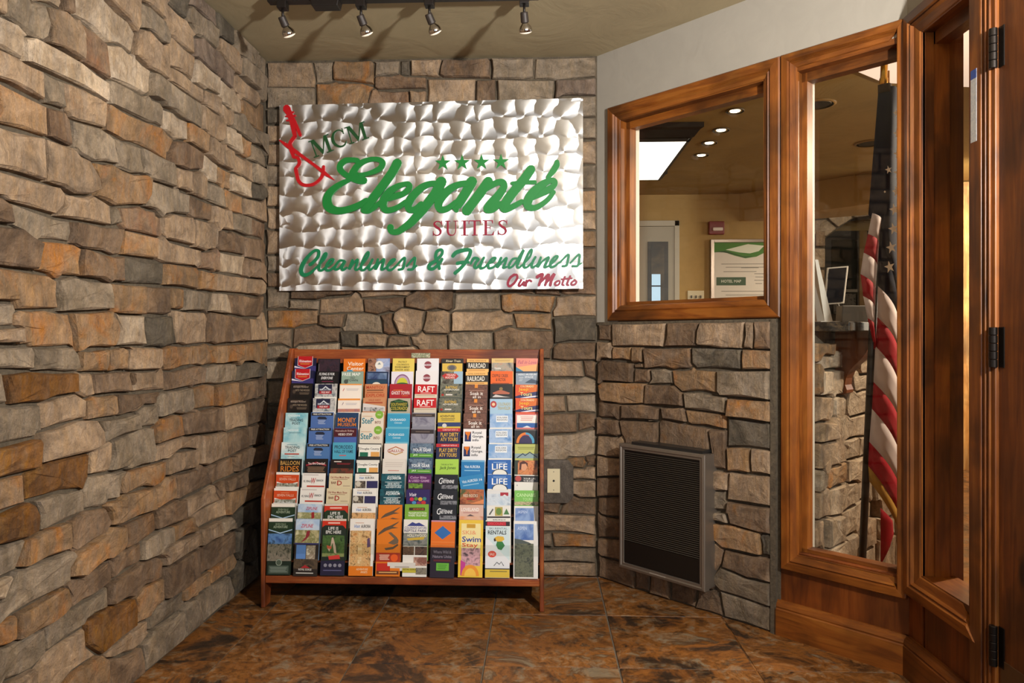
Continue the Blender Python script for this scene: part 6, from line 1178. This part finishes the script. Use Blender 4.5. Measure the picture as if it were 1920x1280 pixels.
# framed map
mp=empty('framed_map',(1.95,6.69,1.2),'silver framed hotel map poster on the tan lobby wall','poster')
for b in((1.562,1.592,6.66,6.7,1.12,2.02),(2.28,2.3,6.66,6.7,1.12,2.02),(1.592,2.28,6.66,6.7,1.99,2.02),(1.592,2.28,6.66,6.7,1.12,1.15)): MB().box(*b).build('frame_bar',flat('#9a8f88',.3,.8),mp,bev=.003)
MB().box(1.592,2.28,6.675,6.69,1.15,1.99).build('sheet',flat('#d8d0c8',.5),mp)
def lp(pts,y,c,nm,par=mp): MB().add([(x,y,z) for x,z in pts],[tuple(range(len(pts)))]).build(nm,flat(c,.5),par)
lp([(1.592,1.90),(1.68,1.905),(1.78,1.87),(1.88,1.845),(1.98,1.86),(2.08,1.91),(2.28,1.93),(2.28,1.99),(1.592,1.99)],6.6745,'#3f7a24','green_wave'); lp([(1.7,1.925),(1.82,1.90),(1.92,1.89),(2.0,1.91),(2.05,1.96),(1.9,1.975)],6.674,'#e0e4d4','pale_wave'); lp([(1.592,1.905),(1.7,1.915),(1.86,1.862),(1.96,1.865),(1.87,1.85),(1.78,1.88),(1.68,1.90)],6.6735,'#234a1c','dark_wave')
lp([(1.615,1.597),(1.883,1.597),(1.883,1.672),(1.615,1.672)],6.674,'#34523a','label_box')
v,f=text_fit('HOTEL MAP',1.66,1.622,1.84,1.648); MB().add([(x,6.673,z) for x,z in v],f).build('lettering',flat('#d8dcd0'),mp)
lm=MB()
for x0,x1,z in((1.66,2.2,1.79),(1.7,2.22,1.76),(1.68,1.98,1.72),(1.84,2.0,1.755),(1.96,2.05,1.70),(1.97,2.04,1.67),(1.96,2.05,1.64),(1.97,2.03,1.61),(1.66,2.2,1.54),(1.7,2.2,1.505),(1.66,2.1,1.46)): lm.add([(x0,6.6742,z),(x1,6.6742,z),(x1,6.6742,z+.006),(x0,6.6742,z+.006)],[(0,1,2,3)])
lm.build('plan_lines',flat('#8a8680'),mp)
# light switch plate
sp=empty('switch_plate',(1.43,6.69,1.44),'ivory triple switch plate beside the lobby door','switch')
MB().box(1.356,1.506,6.688,6.70,1.435,1.55).build('plate',flat('#cfc2a0',.4),sp,bev=.002)
for x in(1.39,1.432,1.474): MB().box(x-.006,x+.006,6.676,6.688,1.48,1.505).build('toggle',flat('#3c342a',.4),sp)
# ceiling box light with dark crown
cf=empty('ceiling_light',(.8,5.05,2.34),'long fluorescent lobby ceiling light with dark crown frame','light')
DKW=flat('#1c120c',.5)
fx0,fx1,fy0,fy1=.42,.93,4.51,5.64
for a,b,c,d in ((fx0,fx1,fy0,fy0),(fx0,fx1,fy1,fy1)):
    s=-1 if c==fy0 else 1; m=MB(); e=[(0,2.343),(0,2.358),(.02,2.362),(.05,2.40),(.07,2.41),(.07,2.44),(-.02,2.44),(-.02,2.343)]
    n=len(e); m.add([(a-(q if q>0 else 0),c+s*q,z) for q,z in e]+[(b+(q if q>0 else 0),c+s*q,z) for q,z in e],[(i,(i+1)%n,n+(i+1)%n,n+i) for i in range(n)]+[tuple(range(n)),tuple(range(n,2*n))]); m.build('crown_end',DKW,cf)
for a,s in((fx0,-1),(fx1,1)):
    m=MB(); e=[(0,2.343),(0,2.358),(.004,2.362),(.010,2.40),(.014,2.41),(.014,2.44),(-.02,2.44),(-.02,2.343)]; n=len(e)
    m.add([(a+s*q,fy0-(q if q>0 else 0),z) for q,z in e]+[(a+s*q,fy1+(q if q>0 else 0),z) for q,z in e],[(i,(i+1)%n,n+(i+1)%n,n+i) for i in range(n)]+[tuple(range(n)),tuple(range(n,2*n))]); m.build('crown_side',DKW,cf)
MB().box(fx0+.005,fx1-.005,fy0+.005,fy1-.005,2.344,2.352).build('glow_panel',flat('#fff8ea',.5,0,.5,3.2),cf)
cf2=empty('ceiling_glow_patch',(1.95,3.2,2.42),'pale ceiling patch above the reception counter, its light put in as glow','light')
MB().prism([(1.46,3.516),(1.762,3.757),(2.6,3.9),(2.6,2.4),(1.5,2.4),(1.36,2.75)],'z',2.425,2.435).build('glow_panel',flat('#f4dcc8',.6,0,.3,.75),cf2)  # emission stands in for light falling on the ceiling, not a fixture
# recessed lights
for i,(x,y) in enumerate(((1.13,4.226),(1.146,4.614),(1.142,4.914),(1.161,5.242))):
    o=empty('recessed_light',(x,y,2.43),'%s of four lit recessed spots in the lobby ceiling row'%['nearest','second nearest','third nearest','farthest'][i],'light','lit recessed lobby lights')
    MB().lathe([(.05,2.431),(.055,2.434),(.055,2.44),(.042,2.44),(.04,2.434)],24,None,False).xf(lambda a,b,z,x=x,y=y:(x+a,y+b,z)).build('trim_ring',flat('#5c4a30',.5),o,smooth=True)
    MB().lathe([(.0005,2.433),(.028,2.434),(.03,2.438)],24,None,False).xf(lambda a,b,z,x=x,y=y:(x+a,y+b,z)).build('lamp_face',flat('#fff0d4',.5,0,.5,6),o)
for i,(x,y) in enumerate(((1.566,4.129),(2.239,4.971),(2.655,5.932),(2.778,7.364))):
    o=empty('recessed_can',(x,y,2.43),['unlit recessed ceiling can nearest the tall window frame','unlit recessed ceiling can left of the flag, upper one','unlit recessed ceiling can left of the flag, lower one','farthest unlit recessed ceiling can above the stone arch'][i],'light','unlit recessed cans')
    MB().lathe([(.085,2.432),(.1,2.435),(.1,2.44),(.075,2.44),(.072,2.434)],28,None,False).xf(lambda a,b,z,x=x,y=y:(x+a,y+b,z)).build('trim_ring',flat('#8a6a38',.4),o,smooth=True)
    MB().lathe([(.0005,2.437),(.072,2.436)],28,None,False).xf(lambda a,b,z,x=x,y=y:(x+a,y+b,z)).build('recess',flat('#120c06',.6),o)
# ---- reception counter: front runs square to the angled wall
PX,PY=1.05489,2.85367
def CW(u,o,z): return (PX+S2*u+S2*o, PY+S2*u-S2*o, z)
ct=empty('reception_counter',CW(.6,-.2,0),'stone faced reception counter with dark granite top behind the glass','counter')
cb=MB().box(0,1.3,-.4,0,0,1.14).xf(CW).build('body',MORTAR,ct)
# stones are pieces of the counter body
stone_builder(COUNTER_STONES,CW,cb,.02,.05,12,{**STONE,'g':STONE['t'],'b':STONE['o'],'t':STONE['p']})
MB().box(0,1.34,-.45,.15,1.143,1.18).xf(CW).build('granite_top',GRANITE,ct,bev=.004)
cp=[(0,1.143),(.145,1.143),(.145,1.125),(.138,1.095),(.124,1.06),(.102,1.03),(.076,1.005),(.056,.98),(.044,.952),(.040,.925),(.048,.905),(.046,.893),(.03,.885),(.0,.88)]
m=MB(); n=len(cp); m.add([CW(.225,o,z) for o,z in cp]+[CW(.29,o,z) for o,z in cp],[tuple(range(n)),tuple(range(n,2*n))[::-1]]+[(i,n+i,n+(i+1)%n,(i+1)%n) for i in range(n)]); m.build('corbel',WP,ct)
# things on the counter
mo=empty('monitor_back',(1.22,3.16,1.18),'white slanted screen back standing on the counter at the window edge','monitor')
MB().add([(1.165,3.10,1.45),(1.178,3.10,1.45),(1.248,3.12,1.185),(1.214,3.12,1.185),(1.165,3.168,1.45),(1.178,3.168,1.45),(1.234,3.168,1.185),(1.2,3.168,1.185)],[(0,3,2,1),(4,5,6,7),(0,1,5,4),(1,2,6,5),(2,3,7,6),(3,0,4,7)]).build('shell',flat('#c8c0b4',.4),mo)
MB().box(1.19,1.27,3.10,3.165,1.18,1.188).build('foot',flat('#d0c8bc',.4),mo)
tb=empty('tablet_screen',(1.29,3.24,1.18),'black tilted tablet screen on a stand on the counter','screen')
MB().add([(1.258,3.2,1.425),(1.345,3.2,1.432),(1.318,3.18,1.268),(1.236,3.18,1.262),(1.258,3.212,1.425),(1.352,3.212,1.432),(1.325,3.192,1.268),(1.236,3.192,1.262)],[(0,3,2,1),(4,5,6,7),(0,1,5,4),(1,2,6,5),(2,3,7,6),(3,0,4,7)]).build('case',flat('#b8b4ac',.4),tb)
MB().add([(1.262,3.1985,1.42),(1.339,3.1985,1.426),(1.314,3.1788,1.274),(1.242,3.1788,1.268)],[(0,3,2,1)]).build('display',flat('#10161e',.15,0,.5,0),tb)
MB().add([(1.258,3.1962,1.40),(1.33,3.1962,1.404),(1.326,3.193,1.37),(1.254,3.193,1.366)],[(0,3,2,1)]).build('display_band',flat('#2c4256',.2,0,.5,.15),tb)
MB().add([(1.252,3.1905,1.345),(1.322,3.1905,1.35),(1.312,3.182,1.29),(1.244,3.182,1.284)],[(0,3,2,1)]).build('display_band',flat('#24384a',.2,0,.5,.15),tb)
MB().tube([(1.30,3.215,1.29),(1.335,3.24,1.19)],.006).build('stand',flat('#8a8680',.3,.8),tb); MB().box(1.28,1.36,3.2,3.27,1.18,1.188).build('stand_base',flat('#8a8680',.3,.8),tb)
bx=MB().prism([(1.275,1.18),(1.385,1.18),(1.395,1.255),(1.28,1.255)],'y',3.10,3.165).build('card_tray',flat('#55504a',.5),None,bev=.004); tag(bx,'low grey tray on the counter in front of the tablet','tray')
# ---- stone arch and dark alcove at the far end
fy=7.6
ar=empty('stone_arch',(3.2,fy,0),'pale stone arch with dark alcove far across the lobby','arch')
MB().box(2.55,2.96,fy,fy+.3,0,2.2).build('pier',MORTAR,ar); pier=ar.children[-1]
rg=random.Random(3); z=.9
while z<2.2:
    h=rg.uniform(.14,.24); w0=rg.uniform(2.72,2.86); g=.012
    for a,b in((2.56,w0),(w0,2.955)):
        MB().box(a+g,b-g,fy-rg.uniform(.03,.06),fy+.01,z+g,z+h-g).build('stone',STONE['tpg'[rg.randrange(3)]],pier,bev=.012)
    z+=h
lt=MB().prism([(2.55,2.2),(2.96,2.15),(3.25,2.36),(3.7,2.42),(4.6,2.42),(4.6,2.44),(2.55,2.44)],'y',fy,fy+.3).build('arch_head',MORTAR,ar)
for q in (((2.6,2.22),(2.78,2.2),(2.8,2.32),(2.62,2.36)),((2.8,2.19),(2.96,2.17),(3.06,2.25),(2.95,2.34),(2.82,2.33)),((2.98,2.35),(3.08,2.26),(3.22,2.35),(3.2,2.42),(3.0,2.43)),((3.24,2.36),(3.5,2.39),(3.5,2.435),(3.24,2.435)),((2.62,2.37),(2.8,2.34),(2.95,2.36),(2.95,2.43),(2.62,2.43))):
    MB().prism(list(q),'y',fy-.05,fy+.01).build('stone',STONE['p' if q[0][0]>2.7 else 'g'],lt,bev=.01)
al=MB().box(2.9,4.8,8.3,8.4,0,2.44).build('wall_alcove',TAN); tag(al,'tan wall inside the alcove',None,None,'structure')
cabn=empty('display_cabinet',(3.5,8.28,0),'dark glazed display cabinet inside the far alcove','cabinet')
MB().box(3.16,4.4,8.1,8.3,0,2.3).build('case',flat('#17120e',.4),cabn)
for a,b in((3.22,3.5),(3.62,4.2)):
    d=MB().box(a,b,8.085,8.1,1.3,2.2).build('glass_door',flat('#141a16',.12),cabn); MB().box(a,b,8.08,8.086,1.62,1.65).build('shelf_edge',flat('#8a8478',.4),d)
    MB().box(a+.02,b-.02,8.078,8.084,1.38,1.6).build('display_goods',photo('#2a2a24','#6a645a','#1c1c18',30),d)
MB().box(3.52,3.6,8.07,8.1,.0,2.3).build('stile',flat('#8a6a3a',.5),cabn); MB().box(3.1,4.4,8.05,8.1,1.24,1.28).build('shelf_edge',flat('#c0bab0',.4),cabn)
# warm timber wall seen through the sidelight
tw=MB().box(3.2,5.2,6.2,6.3,0.0,2.43).build('wall_timber',wood('honey_timber','#d89a54','#c08040','#e8b878','z',.5)); tag(tw,'honey timber wall at the end of the lobby',None,None,'structure')
light('timber_wash','AREA',(3.6,5.2,2.3),60,(1,.85,.62),.5,target=(3.7,6.2,1.4))  # unseen area light added to make the timber wall bright
# ---- flag on its pole
FO=Vector((1.289,2.804,0)); FR=Vector((math.cos(TH),math.sin(TH),0)); FD=Vector((-math.sin(TH),math.cos(TH),0)); KS=2.75/1345
def FP(px,py,d=0): # flag drawing units to metres: across from the pole line, up from the floor, depth into the lobby
    a=(px-1645)*KS; p=FO+FR*a+FD*(d+.0); return (p.x,p.y,1.12+(632-py)*KS)
fg=empty('flag_on_pole',(1.34,2.95,0),'stars and stripes flag with gold fringe hanging from a leaning dark pole','flag')
MB().tube([FP(1624,1110,.04),FP(1645,640,.04),FP(1668,112,.04)],[.014,.014,.012],12).build('pole',flat('#15100c',.35),fg,smooth=True)
MB().tube([FP(1665.5,165,.04),FP(1667,142,.04),FP(1667.2,138,.04),FP(1669,100,.04)],[.016,.016,.013,.013],14).build('ferrule',flat('#c08a2c',.25,.9),fg,smooth=True)
MB().tube([FP(1678,124,.05),FP(1679,150,.05),FP(1681,180,.05),FP(1686,220,.05)],[.006,.004,.005,.008],8).build('cord',flat('#a87424',.6),fg,smooth=True)
bpz=FP(1624,1110,.04); MB().lathe([(.09,0),(.09,.012),(.05,.03),(.025,.04),(.022,1.12+(632-1110)*KS+.02)],24).xf(lambda x,y,z:(bpz[0]+x,bpz[1]+y,z)).build('base',flat('#8a6420',.3,.8),fg,smooth=True)
def sheet(name,col,xl,tl,bl,xr,tr_,br,parent,d0=0,d1=0,bul=.03,n=8,rows=3,xl2=None,xr2=None):
    # cloth patch: left edge x=xl from tl to bl, right edge x=xr; bulges towards the viewer
    m=MB(); v=[]
    for j in range(rows+1):
        for i in range(n+1):
            s=i/n; y0=tl+(tr_-tl)*s; y1=bl+(br-bl)*s; k=j/rows; L=xl+((xl2 if xl2 is not None else xl)-xl)*k; Rr=xr+((xr2 if xr2 is not None else xr)-xr)*k
            v.append(FP(L+(Rr-L)*s,y0+(y1-y0)*k,d0+(d1-d0)*s-bul*math.sin(math.pi*s)))
    w_=n+1; m.add(v,[(j*w_+i,(j+1)*w_+i,(j+1)*w_+i+1,j*w_+i+1) for j in range(rows) for i in range(n)])
    o=m.build(name,flat(col,.75,0,.2),parent,smooth=True); md=o.modifiers.new('thick','SOLIDIFY'); md.thickness=.002; md.offset=-1; return o
RED,WHT,BLU='#9a0f1c','#c8b8b4','#0f1326'
cn=sheet('canton',BLU,1652,165,400,1690,160,560,fg,.02,.03,.035,8,8,1633,1692)
sheet('canton',BLU,1650,398,536,1690,398,590,fg,.0,.03,.02,8,4,1646,1692)
sheet('header_band','#3a2818',1651,156,172,1680,158,174,fg,.02,.03,.036)
XLl=[(1633,400),(1625,439),(1617,474),(1611,514),(1616,555),(1624,596),(1634,640)]
XFf=[(1658,414),(1652,455),(1649,496),(1646,539),(1644,575),(1643,612),(1643,655)]
for k in range(6): sheet('stripe',[WHT,RED][k%2],XLl[k][0],XLl[k][1],XLl[k+1][1],XFf[k][0],XFf[k][1],XFf[k+1][1],fg,-.01,.015,.02,6,3,XLl[k+1][0],XFf[k+1][0])
LB=[536,594,651,718,766,828,875]; RB=[592,652,714,781,842,905,962]
LB=[536,594,648,716,766,828,873]; XB=[1646,1645,1641,1638,1635,1630,1628]
for k in range(6): sheet('stripe',[WHT,RED][k%2],XB[k],LB[k],LB[k+1],1692,RB[k],RB[k+1],fg,.0,.03,.025,8,3,XB[k+1],1692)
sheet('fringe','#a0742a',1628,873,902,1692,962,992,fg,.0,.03,.024,10,2,1630,1692)
sheet('tail',RED,1664,958,1066,1692,985,1010,fg,.05,.07,.01,5,5,1664,1694)
for (x,y,r) in ((1676,214,7),(1678,252,9),(1679,290,10),(1680,325,11),(1662,320,8),(1677,360,11),(1655,361,3),(1673,394,12),(1671,430,12),(1667,465,12),(1664,501,12)):
    pts=[(x+(r if q%2==0 else r*.4)*math.cos(math.pi/2+q*math.pi/5+.25)*.85,y-(r if q%2==0 else r*.4)*math.sin(math.pi/2+q*math.pi/5+.25)) for q in range(10)]
    m=MB(); m.add([FP(a,b,-.016) for a,b in pts]+[FP(x,y,-.016)],[(q,(q+1)%10,10) for q in range(10)]); m.build('star',flat('#fff6e6',.7),cn)
